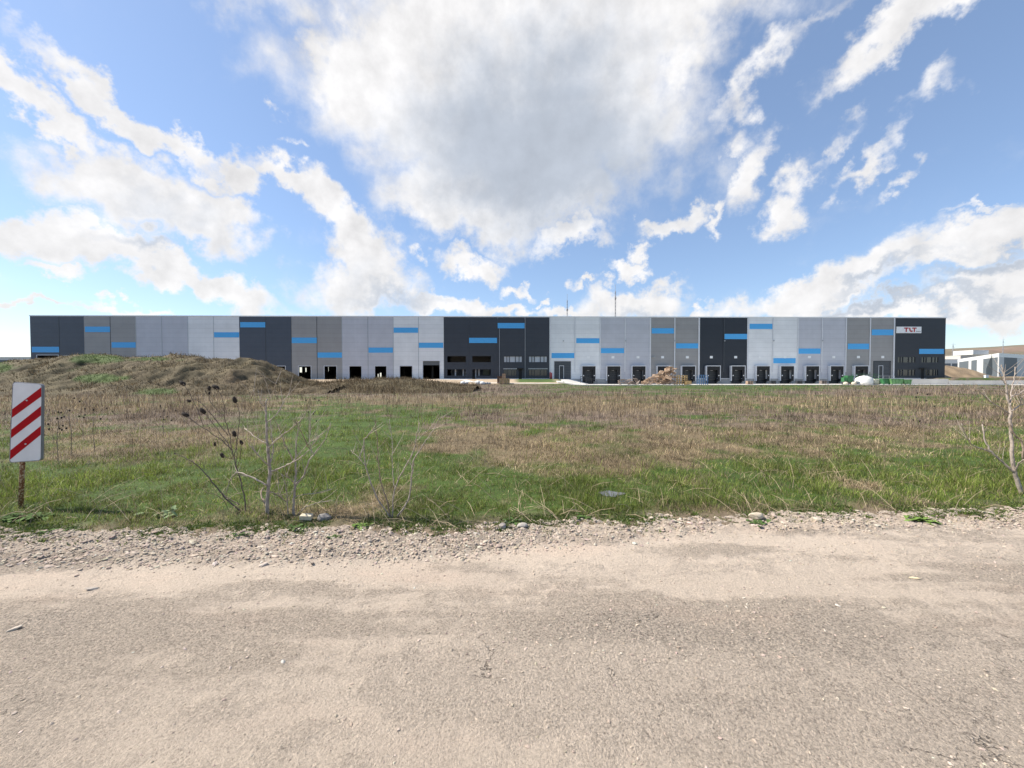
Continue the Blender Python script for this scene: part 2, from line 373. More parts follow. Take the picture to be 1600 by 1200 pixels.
# road: dusty, patched and cracked, loose gravel along its far edge
def roadmat():
    m = bpy.data.materials.new('dusty_road'); m.use_nodes = True; t = m.node_tree; p = t.nodes['Principled BSDF']
    p.inputs['Roughness'].default_value = .95; p.inputs['Specular IOR Level'].default_value = .15
    o = t.nodes.new('ShaderNodeTexCoord').outputs['Object']; s = t.nodes.new('ShaderNodeSeparateXYZ'); t.links.new(o, s.inputs[0])
    def st(sx, sy):
        mp = t.nodes.new('ShaderNodeMapping'); mp.inputs['Scale'].default_value = (sx, sy, 1); t.links.new(o, mp.inputs[0]); return mp.outputs[0]
    a = t.nodes.new('ShaderNodeAttribute'); a.attribute_name = 'tint'
    sa = t.nodes.new('ShaderNodeSeparateColor'); t.links.new(a.outputs['Color'], sa.inputs[0])
    sand, grav, track = sa.outputs[0], sa.outputs[1], sa.outputs[2]
    asph = mixc(noise(st(1, 2.2), 2.2, 6, .62, t), (.525,.436,.352), (.585,.49,.398), t)
    dust = mixc(noise(st(.5, 3), 1.8, 5, .6, t), (.49,.405,.325), (.55,.46,.37), t)
    dust = mixc(mth('MULTIPLY', maprange(noise(st(.6, 2), 1.1, 3, .5, t), .5, .75, t=t), .4, t=t), dust, (.58,.44,.345), t)
    c = mixc(sand, asph, dust, t)
    # grain of chippings
    def voro(vec, sc, feat='F1', rnd=1):
        v = t.nodes.new('ShaderNodeTexVoronoi'); v.feature = feat; v.inputs['Scale'].default_value = sc; t.links.new(vec, v.inputs['Vector']); v.inputs['Randomness'].default_value = rnd; return v
    wv = vmth('ADD', o, vmth('SCALE', noise(o, 60, 3, .6, t, color=True), .012, t), t)
    v1 = voro(wv, 95); v2 = voro(wv, 34); g1 = noise(o, 190, 4, .8, t); g2 = noise(o, 75, 5, .75, t)
    hs = t.nodes.new('ShaderNodeSeparateColor'); t.links.new(v1.outputs['Color'], hs.inputs[0])
    vary = mth('ADD', mth('MULTIPLY', mth('SUBTRACT', hs.outputs[0], .5, t=t), .20, t=t), mth('ADD', mth('MULTIPLY', mth('SUBTRACT', g1, .5, t=t), .9, t=t), mth('MULTIPLY', mth('SUBTRACT', g2, .5, t=t), .8, t=t), t=t), t=t)
    amt = mth('ADD', maprange(sand, 0, 1, 1.75, .85, False, t), mth('MULTIPLY', track, 1.3, t=t), t=t)
    f = mth('ADD', 1.0, mth('MULTIPLY', vary, amt, t=t), t=t)
    c2 = vmth('SCALE', c, 1.0, t); t.links.new(f, c2.node.inputs['Scale'])
    # scattered pale chippings and dark pits
    hs2 = t.nodes.new('ShaderNodeSeparateColor'); t.links.new(v2.outputs['Color'], hs2.inputs[0])
    inst = maprange(v2.outputs['Distance'], .2, .34, 1, 0, t=t)
    pale = mth('MULTIPLY', mth('GREATER_THAN', hs2.outputs[0], .93, t=t), inst, t=t)
    v3 = voro(wv, 62); hs3 = t.nodes.new('ShaderNodeSeparateColor'); t.links.new(v3.outputs['Color'], hs3.inputs[0])
    dk = mth('MULTIPLY', mth('LESS_THAN', hs3.outputs[0], mth('MULTIPLY_ADD', amt, .13, 0, t=t), t=t), maprange(v3.outputs['Distance'], .12, .42, 1, 0, t=t), t=t)
    c3 = mixc(mth('MULTIPLY', pale, .3, t=t), c2, (.62,.54,.45), t)
    c3 = mixc(mth('MULTIPLY', dk, .5, t=t), c3, (.20,.165,.135), t)
    c3 = mixc(mth('MULTIPLY', grav, .45, t=t), c3, (.33,.27,.215), t)
    # cracks in the asphalt: wandering, broken
    wc = vmth('ADD', o, vmth('SCALE', noise(o, 2.6, 5, .65, t, color=True), .55, t), t)
    e = voro(wc, .95, 'DISTANCE_TO_EDGE'); e2 = voro(wc, 3.4, 'DISTANCE_TO_EDGE')
    ms = maprange(noise(o, 1.6, 4, .6, t), .46, .56, t=t)
    ms2 = maprange(noise(o, 1.7, 3, .5, t), .47, .58, t=t)
    crack = mth('MAXIMUM', mth('MULTIPLY', maprange(e.outputs['Distance'], .0012, .0058, 1, 0, t=t), ms, t=t), mth('MULTIPLY', mth('MULTIPLY', maprange(e2.outputs['Distance'], .002, .010, 1, 0, t=t), ms2, t=t), .6, t=t), t=t)
    crack = mth('MULTIPLY', crack, maprange(sand, .0, .35, 1, 0, t=t), t=t)
    c4 = mixc(mth('MULTIPLY', crack, .8, t=t), c3, (.15,.125,.10), t)
    t.links.new(c4, p.inputs['Base Color'])
    b = t.nodes.new('ShaderNodeBump'); b.inputs['Strength'].default_value = 1.0; b.inputs['Distance'].default_value = .009
    dome = mth('SUBTRACT', 1.0, v1.outputs['Distance'], t=t)
    hgt = mth('ADD', mth('MULTIPLY', dome, .5, t=t), mth('ADD', mth('MULTIPLY', g1, 1.0, t=t), mth('MULTIPLY', g2, 2.0, t=t), t=t), t=t)
    hgt = mth('MULTIPLY', hgt, amt, t=t)
    hgt = mth('SUBTRACT', mth('ADD', hgt, mth('MULTIPLY', pale, .6, t=t), t=t), mth('MULTIPLY', crack, 3.0, t=t), t=t)
    t.links.new(hgt, b.inputs['Height']); t.links.new(b.outputs[0], p.inputs['Normal'])
    return m
M_ROAD = roadmat()
xs = np.concatenate([-np.geomspace(90, 7, 40)[:-1], np.linspace(-7, 7, 620), np.geomspace(7, 90, 40)[1:]])
ys = np.concatenate([np.linspace(-12, 1.0, 40)[:-1], np.linspace(1.0, 6.2, 360)])
X, Y = np.meshgrid(xs, ys)
yb, yg = Yb(X), Yg(X)
# far edge of the worn asphalt wanders
ed = np.interp(X, [-6,-3,-1.5,0,1.5,3,6], [2.1,2.35,2.4,2.95,3.0,3.1,3.3])
nn = fbm(X, Y, 1.0, 5, 60)
stre = fbm(X*.35, Y*2.5, 1.0, 4, 66)
hf = fbm(X, Y, 9, 4, 68, .7); hs_ = fbm(X*.6, Y*2, 5, 4, 69, .65)
sandm = sstep(-.28, .28, (Y-ed) + (nn-.5)*1.7 + (stre-.5)*1.0 + (hf-.5)*1.2 + (hs_-.5)*.8)
sandm = np.maximum(sandm, .8*sstep(.50, .66, fbm(X*.5, Y*1.6, .9, 5, 70)+(hf-.5)*.35))
gravm = sstep(-.12, .12, Y-yg+(nn-.5)*.35)
track = sstep(.48, .68, fbm(X*.4, Y*2.6, 1.1, 5, 77, .6)+(hf-.5)*.3)*sstep(1.6, 2.2, Y)
Z = (nn-.5)*.05 + (stre-.5)*.022 + (fbm(X, Y, 14, 4, 81, .6)-.5)*.012 + gravm*(.02 + (fbm(X, Y, 22, 2, 83)-.5)*.05)
Z = np.where(Y > yb+.05, Z-.10*sstep(.05, .4, Y-yb), Z)-.004
ro = npmesh('road', np.stack([X, Y, Z], -1).reshape(-1, 3), quads=grid_quads(*X.shape), mat=M_ROAD, col=np.stack([sandm, gravm, track], -1).reshape(-1, 3)); tag(ro, kind='structure')
def roadz(x, y):
    i = int(np.clip(np.searchsorted(ys, y), 0, len(ys)-1)); j = int(np.clip(np.searchsorted(xs, x), 0, len(xs)-1)); return float(Z_ROAD[i, j])
Z_ROAD = Z.copy()
# loose stones: one scattered mass
M_STONE = attrmat('stone', bump=.4, bs=60, nvar=.15, nscale=40)
ico = []
def ico_base():
    import bmesh
    b = bmesh.new(); bmesh.ops.create_icosphere(b, subdivisions=1, radius=1); v = np.array([q.co[:] for q in b.verts]); f = np.array([[w.index for w in q.verts] for q in b.faces]); b.free(); return v, f
IV, IF = ico_base()
def stones(name, P, r, flat, cols, matx, seed=3):
    g = np.random.default_rng(seed); n = len(P); k = len(IV)
    V = np.repeat(IV[None], n, 0)*(1 + .55*(g.random((n, k, 1))-.5))
    V = V*np.stack([r*g.uniform(.9, 1.7, n), r*g.uniform(.7, 1.1, n), r*flat*g.uniform(.6, 1.1, n)], 1)[:, None]
    tl = g.uniform(-.35, .35, n); c, s = np.cos(tl)[:, None], np.sin(tl)[:, None]
    V = np.stack([V[..., 0]*c - V[..., 2]*s, V[..., 1], V[..., 0]*s + V[..., 2]*c], -1)
    an = g.uniform(0, 6.28, n); c, s = np.cos(an)[:, None], np.sin(an)[:, None]
    V = np.stack([V[..., 0]*c - V[..., 1]*s, V[..., 0]*s + V[..., 1]*c, V[..., 2]], -1) + P[:, None]
    T = (IF[None] + (np.arange(n)*k)[:, None, None]).reshape(-1, 3)
    return npmesh(name, V.reshape(-1, 3), tris=T, mat=matx, col=np.repeat(cols, k, 0), smooth=False)
def zlook(px_, py_):
    i = np.clip(np.searchsorted(ys, py_), 0, len(ys)-1); j = np.clip(np.searchsorted(xs, px_), 0, len(xs)-1); return Z_ROAD[i, j]
n1 = 50000; x = rng.uniform(-9.5, 9.5, n1); tt = rng.random(n1)
y = Yg(x) + (Yb(x)-Yg(x)+.12)*tt + rng.normal(0, .07, n1)
den_ = np.clip(np.interp(x, [-8, -1, 1.5, 7], [1, .95, .42, .35]) + (fbm(x, y, 2, 3, 88)-.5), 0, 1)
kp = (rng.random(n1) < den_); x, y = x[kp], y[kp]
r1 = np.exp(rng.normal(math.log(.0070), .46, len(x))); r1 = np.clip(r1, .004, .03)
n2 = 22000; x2 = rng.uniform(-6.5, 6.5, n2); y2 = rng.uniform(1.2, 3.9, n2); kp = (y2 < Yg(x2)) & (rng.random(n2) < .25+1.2*sstep(.5, .7, fbm(x2*.5, y2*2, 1.3, 3, 90)))
x2, y2 = x2[kp], y2[kp]; r2 = np.clip(np.exp(rng.normal(math.log(.0036), .5, len(x2))), .002, .010)
X_ = np.concatenate([x, x2]); Y_ = np.concatenate([y, y2]); r_ = np.concatenate([r1, r2]); 
Zs = zlook(X_, Y_) + r_*.12
base = np.array([.40,.33,.265])*np.exp(rng.normal(0, .18, (len(X_), 1)))*(1 + rng.normal(0, .03, (len(X_), 3)))
tag(stones('gravel', np.stack([X_, Y_, Zs], 1), r_, .6, np.clip(base, .08, .52), M_STONE), 'loose grey and beige stones lying along the road edge', 'gravel', kind='stuff')

# ------------------------------------------------------------------ mounds of earth
def mound(name, X, Y, crestx, crestz, yc, fw, bw, seed, nz=.5, greens=()):
    cz = np.interp(X, crestx, crestz, left=crestz[0], right=crestz[-1])
    t = np.where(Y < yc, 1-sstep(0, 1, (yc-Y)/fw), 1-sstep(0, 1, (Y-yc)/bw))
    ridge = (np.abs(fbm(X, Y, .22, 4, seed)-.5)*2)
    Z = cz*(t**.9) - ridge*nz*2*t*(1-t)*2 + (fbm(X, Y, .7, 5, seed+3, .6)-.5)*nz*.9*np.clip(t*3, 0, 1)
    sh = np.abs(fbm(X*.55 - Y*.5, Y*.9 + X*.1, .42, 4, seed+7)-.5)*2
    return Z - (1-sstep(0, .22, sh))*nz*.13*np.clip(t*2.5, 0, 1) - .05
cpx = [-260,-120,0,60,100,122,150,168,192,240,282,330,372,380,392,404,420,440,465,500]
cpy = [578,572,567,563,560.5,557,553,553,559,559,557,560,564,560,562,566,574,586,598,603]
YC = 42.
cx_ = [(a-CX)/F*YC for a in cpx]; cz_ = [EYE + (HY-b)*YC/F + .1 for b in cpy]
xs1 = np.linspace(-80, -17, 420); ys1 = np.linspace(29, 60, 150); X, Y = np.meshgrid(xs1, ys1)
Z1 = mound('', X, Y, cx_, cz_, YC, 12, 14, 101, 1.15)
def mcol(X, Y, Z, spots):
    n = fbm(X, Y, 1.2, 4, 131)[..., None]; n2 = fbm(X, Y, .35, 3, 137)[..., None]
    c = (np.array([.115,.085,.054])*(1-n2) + np.array([.09,.078,.042])*n2)*(.3+1.3*n)
    px = CX + F*X/Y; py = HY - (Z-EYE)*F/Y
    g = np.zeros_like(X)
    for a, b, ra, rb, s in spots: g = np.maximum(g, s*np.exp(-(((px-a)/ra)**2 + ((py-b)/rb)**2)))
    g = np.clip(g + (fbm(X, Y, .8, 3, 139)-.5)*.7 - .08, 0, 1)
    gg = sstep(.2, .5, g)[..., None]
    return c*(1-gg) + gg*np.array([.065,.095,.028])*(.6+.8*n), g
SP1 = [(150,560,45,7,1),(155,591,45,7,1),(5,572,22,9,.8),(240,561,60,5,.55),(250,612,40,8,.7),(100,575,60,8,.3)]
c1_, g1_ = mcol(X, Y, Z1, SP1)
tag(npmesh('mound', np.stack([X, Y, Z1], -1).reshape(-1, 3), quads=grid_quads(*X.shape), mat=M_SOIL, col=c1_.reshape(-1, 3)), kind='structure')
YC2 = 44.; c2x = [470,520,560,600,640,672,700,720]; c2y = [603,598,594,591.5,592.5,596,599,603]
xs2 = np.linspace(-26, -4, 200); ys2 = np.linspace(34, 54, 90); X2, Y2 = np.meshgrid(xs2, ys2)
Z2 = mound('', X2, Y2, [(a-CX)/F*YC2 for a in c2x], [EYE + (HY-b)*YC2/F + .02 for b in c2y], YC2, 9, 9, 151, .25)
c2_, g2_ = mcol(X2, Y2, Z2, [])
tag(npmesh('low_mound', np.stack([X2, Y2, Z2], -1).reshape(-1, 3), quads=grid_quads(*X2.shape), mat=M_SOIL, col=c2_.reshape(-1, 3)), kind='structure')
# heap of bare soil beyond the right-hand end of the building
xs3 = np.linspace(100, 150, 120); ys3 = np.linspace(96, 122, 60); X3, Y3 = np.meshgrid(xs3, ys3)
Z3 = mound('', X3, Y3, [(a-CX)/F*108 for a in (1440,1470,1482,1500,1515,1530,1545)], [EYE + (HY-b)*108/F for b in (570,571,572,575,580,585,589)], 108, 10, 12, 171, .5)
n3 = fbm(X3, Y3, .6, 4, 177)[..., None]
tag(npmesh('soil_heap', np.stack([X3, Y3, Z3], -1).reshape(-1, 3), quads=grid_quads(*X3.shape), mat=M_SOIL, col=(np.array([.25,.185,.12])*(.5+.95*n3)).reshape(-1, 3)), kind='structure')
# hills
hx = np.linspace(-1500, 4200, 240); hy = np.linspace(1100, 2600, 60); HX, HY_ = np.meshgrid(hx, hy)
crest = np.interp(HX/1700., [-1., .55, .8, 1.0, 1.12, 1.2, 1.35, 1.6, 2.4], [0, 0, 30, 92, 116, 127, 139, 156, 190])
HZ = crest*np.where(HY_ < 1700, sstep(0, 1, (HY_-1100)/600), 1) + (fbm(HX, HY_, .006, 3, 190)-.5)*10*sstep(0, 60, crest) - 1
hn = fbm(HX, HY_, .012, 4, 195)[..., None]; hl = sstep(.5, .56, fbm(HX*.25, HY_, .009, 2, 197))[..., None]
hc = np.array([.20,.145,.11])*(.7+.6*hn)*(1-hl) + hl*np.array([.165,.14,.10])*(.8+.4*hn)
M_HILL = attrmat('hill_soil', bump=.2, bs=.05, nvar=.2, nscale=.03)
tag(npmesh('hill', np.stack([HX, HY_, HZ], -1).reshape(-1, 3), quads=grid_quads(*HX.shape), mat=M_HILL, col=hc.reshape(-1, 3)), kind='structure')

# ------------------------------------------------------------------ grass, dry grass, weeds
M_GRASS = attrmat('grass_blade', rough=.55, bump=0, trans=.35, spec=.3, nvar=.12, nscale=3)
M_DRY = attrmat('dry_blade', rough=.7, bump=0, trans=.25, spec=.2, nvar=.15, nscale=3)
def blades(name, P, h, w, lean, cols, matx, seed=1, curl=.5, out=None):
    g = np.random.default_rng(seed); n = len(P)
    az = g.uniform(0, 2*math.pi, n) if out is None else np.arctan2(out[1], out[0]) + g.normal(0, .7, n)
    wa = g.uniform(0, math.pi, n)
    d = np.stack([np.cos(az), np.sin(az), np.zeros(n)], 1); wv = np.stack([np.cos(wa), np.sin(wa), np.zeros(n)], 1)
    h = h[:, None]; w = w[:, None]; lean = lean[:, None]
    upv = np.array([[0, 0, 1.]])
    p1 = P + upv*h*.55*np.cos(lean*.6) + d*h*.55*np.sin(lean*.6)
    p2 = p1 + upv*h*.45*np.cos(lean*(1+curl)) + d*h*.45*np.sin(lean*(1+curl))
    V = np.stack([P - wv*w*.5, P + wv*w*.5, p1 + wv*w*.42, p1 - wv*w*.42, p2], 1).reshape(-1, 3)
    b = (np.arange(n)*5)[:, None]
    return npmesh(name, V, quads=b+np.array([[0,1,2,3]]), tris=b+np.array([[3,2,4]]), mat=matx, col=np.repeat(np.clip(cols, .004, .9), 5, 0), smooth=True)
def sample(n, py0, py1, px0=-200, px1=1800, pw=1.0):
    py = py0 + (py1-py0)*rng.random(n)**pw; px = rng.uniform(px0, px1, n)
    sd_ = rng.random(n) < .14; px = np.where(sd_, np.where(rng.random(n) < .5, rng.uniform(-900, px0, n), rng.uniform(px1, 2500, n)), px); Y = F*EYE/(py-HY); return (px-CX)/F*Y, Y
def tufts(nt_, per, py0, py1, rad, pw=1.0):
    tx, ty = sample(nt_, py0, py1, pw=pw)
    rr = rad*np.clip(ty/6, .6, 6)
    x = np.repeat(tx, per) + rng.normal(0, 1, nt_*per)*np.repeat(rr, per); y = np.repeat(ty, per) + rng.normal(0, 1, nt_*per)*np.repeat(rr, per)
    global OUT
    OUT = (x-np.repeat(tx, per), y-np.repeat(ty, per))
    return x, y, np.repeat(np.arange(nt_), per)
def ok_ground(x, y):
    ymax = np.where(x > 10.5, 75.3, 80.)
    a = (y > Yb(x)-.02 - .25*rng.random(len(x))**3) & (y < ymax)
    onm = (x > -78) & (x < -19) & (y > 31) ; onm |= (x > -25) & (x < -5) & (y > 36) & (y < 53)
    pud = (((x-PUD[0])/.19)**2 + ((y-PUD[1])/.13)**2) < .8
    return a & ~onm & ~pud
PUD = (xat(955, F*EYE/(775-HY)), F*EYE/(775-HY))
# green sward
x, y, ti = tufts(26000, 17, 601, 838, .045, 1.0)
g, py, px = green(x, y); tn = rng.random(26000)[ti]
ed_ = sstep(0, .45, y-Yb(x))
kp = ok_ground(x, y) & (rng.random(len(x)) < np.clip(g*1.5-.22, .0, 1)) & (rng.random(len(x)) < .25+.75*ed_)
x, y, g, py, tn = x[kp], y[kp], g[kp], py[kp], tn[kp]; out = (OUT[0][kp], OUT[1][kp])
hn = fbm(x, y, 1.1, 3, 210)
h = (.025 + .15*hn**2*1.6)*(.5+.9*rng.random(len(x)))*(.35+1.1*tn**1.5)*np.interp(y, [4, 10, 60], [1, 1.15, 1.6])*(.45+.55*sstep(0, .5, y-Yb(x)))
w = .0038*np.interp(y, [4, 8, 20, 80], [1, 1.6, 4.2, 16])*(.7+.6*rng.random(len(x)))
tnn = tn[:, None]; rn = rng.random((len(x), 1)); big_ = fbm(x, y, .7, 3, 215)[:, None]
c = (np.array([.140,.200,.024])*(1-tnn) + np.array([.215,.26,.055])*tnn)*(.3+1.15*rn)*(.45+1.1*big_)*(.65+.6*rng.random(26000)[ti[kp]][:, None])
yel = (rng.random(len(x)) < .14)[:, None]; c = np.where(yel, np.array([.30,.25,.13])*(.5+.7*rn), c)
tag(blades('grass', np.stack([x, y, height(x, y)], 1), h, w, rng.uniform(.15, 1.15, len(x)), c, M_GRASS, 5, .5, out), 'green spring grass spread over the field in front of the warehouse', 'grass', kind='stuff')
# dry matted straw
x, y, ti = tufts(24000, 17, 601, 832, .055, 1.0)
g, py, px = green(x, y); tn = rng.random(26000)[ti]
kp = ok_ground(x, y) & (rng.random(len(x)) < np.clip(1.15-g*1.35, .10, 1))
x, y, g, py, tn = x[kp], y[kp], g[kp], py[kp], tn[kp]; out = (OUT[0][kp], OUT[1][kp])
hn = fbm(x, y, .8, 3, 220)
h = (.10+.24*hn)*(.5+.9*rng.random(len(x)))*np.interp(y, [4, 7, 14, 60], [.6, .75, 1.0, 1.2])*np.interp(py, [600, 606, 614, 640, 660, 720, 830], [.7, .9, 1.4, 1.25, .8, .7, .7])*(.3+.7*sstep(0, .6, y-Yb(x)))
w = .0036*np.interp(y, [4, 8, 20, 80], [1, 1.6, 4.2, 16])*(.6+.7*rng.random(len(x)))
lean = np.where(rng.random(len(x)) < np.interp(py, [600, 640, 670, 730, 830], [.2, .35, .93, .85, .65]), rng.uniform(.7, 1.35, len(x)), rng.uniform(.05, .6, len(x)))
tnn = tn[:, None]; rn = rng.random((len(x), 1))
wt = np.clip(np.interp(py, [600,616,624,640,650,666,676,700], [.9,.8,.2,.25,.75,.55,.25,.15])[:, None] + (fbm(x, y, .5, 3, 222)[:, None]-.5)*1.1, 0, 1)
straw = np.array([.50,.40,.24])*(1-tnn) + np.array([.36,.265,.155])*tnn; taupe = np.array([.235,.180,.145])*(.8+.4*tnn)
c = (straw*(1-wt)+taupe*wt)*(.2+1.25*rn)*(.35+1.3*fbm(x, y, 1.4, 3, 226)[:, None])*(.6+.75*rng.random(26000)[ti[kp]][:, None])
c = np.where(rng.random((len(x), 1)) < .2, c*.35, c)
tag(blades('dry_grass', np.stack([x, y, height(x, y)], 1), h, w, lean, c, M_DRY, 6, .35, out), 'dry straw-coloured grass lying matted across the field', 'dry grass', kind='stuff')
# tall dead weed stalks, upright
x, y, ti = tufts(5200, 8, 604, 740, .09, 1.7)
g, py, px = green(x, y)
dens = np.interp(py, [600, 606, 618, 640, 660, 680, 720, 750], [.6, 1, 1, .8, .4, .16, .12, .04])
dens = dens*np.where((px > 940) & (py < 616), .3, 1)*np.interp(px, [0, 400, 470, 560, 640, 1600], [1.1, 1.1, .3, .3, .85, .85])
kp = ok_ground(x, y) & (rng.random(len(x)) < dens) & (rng.random(len(x)) < np.clip(1.3-g*1.4, .1, 1))
x, y, py, px = x[kp], y[kp], py[kp], px[kp]; n = len(x)
h = rng.uniform(.28, .8, n)*(.6+.8*fbm(x, y, .4, 2, 230))*np.interp(y, [6, 30, 50, 62, 75], [.75, 1.0, 1.0, .5, .3])
w = .0035*np.interp(y, [4, 8, 20, 80], [1, 1.7, 4, 14])*(.6+.6*rng.random(n))
c = np.where(rng.random((n, 1)) < .45, np.array([.22,.165,.135]), np.array([.38,.29,.19]))*rng.uniform(.5, 1.2, (n, 1))
P = np.stack([x, y, height(x, y)], 1)
wo_ = blades('dry_weeds', P, h, w, rng.uniform(.0, .32, n), c, M_DRY, 8, .3); tag(wo_, 'thin brown dead weed stalks standing in the field', 'weeds', kind='stuff')
# weeds over the mounds
def on_mound(nm, X, Y, Z, G, n, hmul, seed, label):
    g_ = np.random.default_rng(seed); i = g_.integers(0, X.shape[0]-1, n); j = g_.integers(0, X.shape[1]-1, n); fi, fj = g_.random(n), g_.random(n)
    def at(A): return (A[i,j]*(1-fi)+A[i+1,j]*fi)*(1-fj) + (A[i,j+1]*(1-fi)+A[i+1,j+1]*fi)*fj
    x, y, z, g = at(X), at(Y), at(Z), at(G)
    kp = z > -.02; x, y, z, g = x[kp], y[kp], z[kp], g[kp]; n = len(x)
    isg = g_.random(n) < sstep(.15, .45, g)
    dn = fbm(x, y, .5, 3, 240)
    h = np.where(isg, g_.uniform(.1, .25, n), g_.uniform(.08, .46, n)*(.1+1.9*dn**1.6))*hmul
    w = g_.uniform(.018, .05, n)
    c = np.where(isg[:, None], np.array([.11,.155,.045]), np.where(g_.random((n, 1)) < .7, np.array([.145,.11,.068]), np.array([.25,.19,.11])))*g_.uniform(.45, 1.15, (n, 1))
    tag(blades(nm, np.stack([x, y, z-.03], 1), h, w, g_.uniform(.1, 1.0, n), c, M_DRY, seed), label, 'weeds', kind='stuff')
on_mound('mound_weeds', X_m := np.meshgrid(xs1, ys1)[0], np.meshgrid(xs1, ys1)[1], Z1, g1_, 90000, 1.0, 21, 'brown and green weeds covering the tall earth mound at left')
on_mound('low_mound_weeds', X2, Y2, Z2, g2_, 26000, 1.5, 22, 'brown dead weeds covering the low earth rise in the middle')
# low leafy ground cover creeping along the edge of the road
nq = 12000; x = rng.uniform(-11, 11, nq); cl = fbm(x, x*0+3, 2.2, 3, 260)
y = Yb(x) + rng.normal(.10, .13, nq); kp = rng.random(nq) < sstep(.35, .65, fbm(x, y, 2.6, 3, 263)); x, y = x[kp], y[kp]; nq = len(x)
per = 9; X9 = np.repeat(x, per) + rng.normal(0, .018, nq*per); Y9 = np.repeat(y, per) + rng.normal(0, .018, nq*per)
zz9 = np.maximum(height(X9, Y9), -.0)+.0
c9 = (np.array([.085,.145,.035])*(1-rng.random((nq*per, 1))*.3) + np.array([.06,.05,0])*np.repeat(rng.random((nq, 1)), per, 0))*rng.uniform(.5, 1.2, (nq*per, 1))
tag(blades('ground_cover', np.stack([X9, Y9, zz9], 1), rng.uniform(.02, .055, nq*per), rng.uniform(.006, .014, nq*per), rng.uniform(.5, 1.3, nq*per), c9, M_GRASS, 31, .3, (X9-np.repeat(x, per), Y9-np.repeat(y, per))), 'low green weeds creeping along the edge of the gravel', 'ground cover', kind='stuff')
# puddle
pm = bpy.data.materials.new('puddle_water'); pm.use_nodes = True; pp = pm.node_tree.nodes['Principled BSDF']
pp.inputs['Base Color'].default_value = (.12,.11,.10,1); pp.inputs['Roughness'].default_value = .08; pp.inputs['Specular IOR Level'].default_value = .6
mb = MB(); pts = [(PUD[0] + .17*math.cos(a)*(1+.25*math.sin(3*a+1)), PUD[1] + .12*math.sin(a)*(1+.2*math.cos(4*a))) for a in np.linspace(0, 2*math.pi, 30)[:-1]]
pz = max(float(np.max(height(np.array([p[0] for p in pts]), np.array([p[1] for p in pts])))), 0)+.018
mb.add([(a, b, pz) for a, b in pts], [tuple(range(len(pts)))]); tag(mb.build('puddle', pm), kind='structure')

# ------------------------------------------------------------------ the long warehouse
TH = math.atan(K)
wh = empty('warehouse', (0, Z0, 0), TH, 'very long warehouse with grey, white and anthracite panels and blue bars', 'warehouse')
def sx(px): u = (px-CX)/F; Zd = Z0/(1-K*u); return u*Zd*math.hypot(1, K)      # distance along the facade
def zz(px, py): return EYE + (HY-py)*fdepth(px)/F
def topy(px): return 495.2 + (px-49)*(501.0-495.2)/(1476-49)
ZT = 15.35; ZF = 1.0; ZY = -.2
def wallboxes(mb, x0, x1, z0, z1, holes, y0=0, y1=.18):
    hs = [(max(a, x0), min(b, x1), max(c, z0), min(d, z1)) for a, b, c, d in holes if b > x0 and a < x1 and d > z0 and c < z1]
    Xs = sorted({x0, x1} | {h[0] for h in hs} | {h[1] for h in hs})
    for a, b in zip(Xs, Xs[1:]):
        if b-a < 1e-4: continue
        m = (a+b)/2; cut = sorted((h[2], h[3]) for h in hs if h[0] <= m <= h[1]); z = z0
        for c, d in cut:
            if c > z+1e-4: mb.box(a, b, y0, y1, z, c)
            z = max(z, d)
        if z < z1-1e-4: mb.box(a, b, y0, y1, z, z1)
holes = []
def hole(p0, p1, q0, q1): h = (sx(p0), sx(p1), zz((p0+p1)/2, q1), zz((p0+p1)/2, q0)); holes.append(h); return h
left_open = [(59,92,554.5,592),(100.5,133,555.5,592),(428,446,572,592),(467,486,572,592),(507,526,572,592),(546,565,572,592),(586,604,572,592),(625,644,572,592),(661,687,564,592.3)]
for a in left_open: hole(a[0], a[1], a[2], a[3])
holes = [(a, b, ZF, d) for a, b, c, d in holes]
gaps = [(699,728,556.5,566),(738,767,556.5,566),(699,728,577,587),(745.5,767,577,587)]
for a in gaps: hole(*a)
hole(738,744,577,592); holes[-1] = holes[-1][:2] + (ZF, holes[-1][3])
wins = [(787,816,556.5,566.5,'b'),(826,855,556.5,566.5,'b'),(787,807,577,587.5,'g'),(826,855,577,587.5,'g'),
        (1402,1430,558,567.5,'d'),(1439,1466,558,567.5,'d'),(1402,1430,577.5,588,'d'),(1446,1466,577.5,588,'d')]
WH = [(hole(*w[:4]), w[4]) for w in wins]
edoor = [(810.5,815.5,577),(1438.5,1443.5,577)]
ED = []
for a, b, t_ in edoor: h = hole(a, b, t_, 593); h = h[:2] + (ZF, h[3]); holes[-1] = h; ED.append(h)
bigd = [(866,892,564.5),(1365,1390.5,565.5)]
BD = []
for a, b, t_ in bigd: h = hole(a, b, t_, 593); h = h[:2] + (ZF, h[3]); holes[-1] = h; BD.append(h)
docks = [919, 957.5, 996.5, 1035.5, 1073.5, 1112, 1150.5, 1189, 1226.5, 1265.5, 1303.5, 1341.5]
DK = []
for c in docks:
    s = sx(c); h = (s-1.15, s+1.15, ZF, ZF+2.55); holes.append(h); DK.append(s)
bounds = [(49,133,'S'),(133,214,'T'),(214,295,'V'),(295,375,'L'),(375,456,'S'),(456,535,'T'),(535,615,'V'),(615,694,'L'),(694,778,'D'),(778,860,'D'),
          (860,938,'L'),(938,1016,'V'),(1016,1092,'T'),(1092,1168,'E'),(1168,1246,'L'),(1246,1321,'V'),(1321,1396,'T'),(1396,1476,'E')]
XL, XR = sx(49), sx(1476)
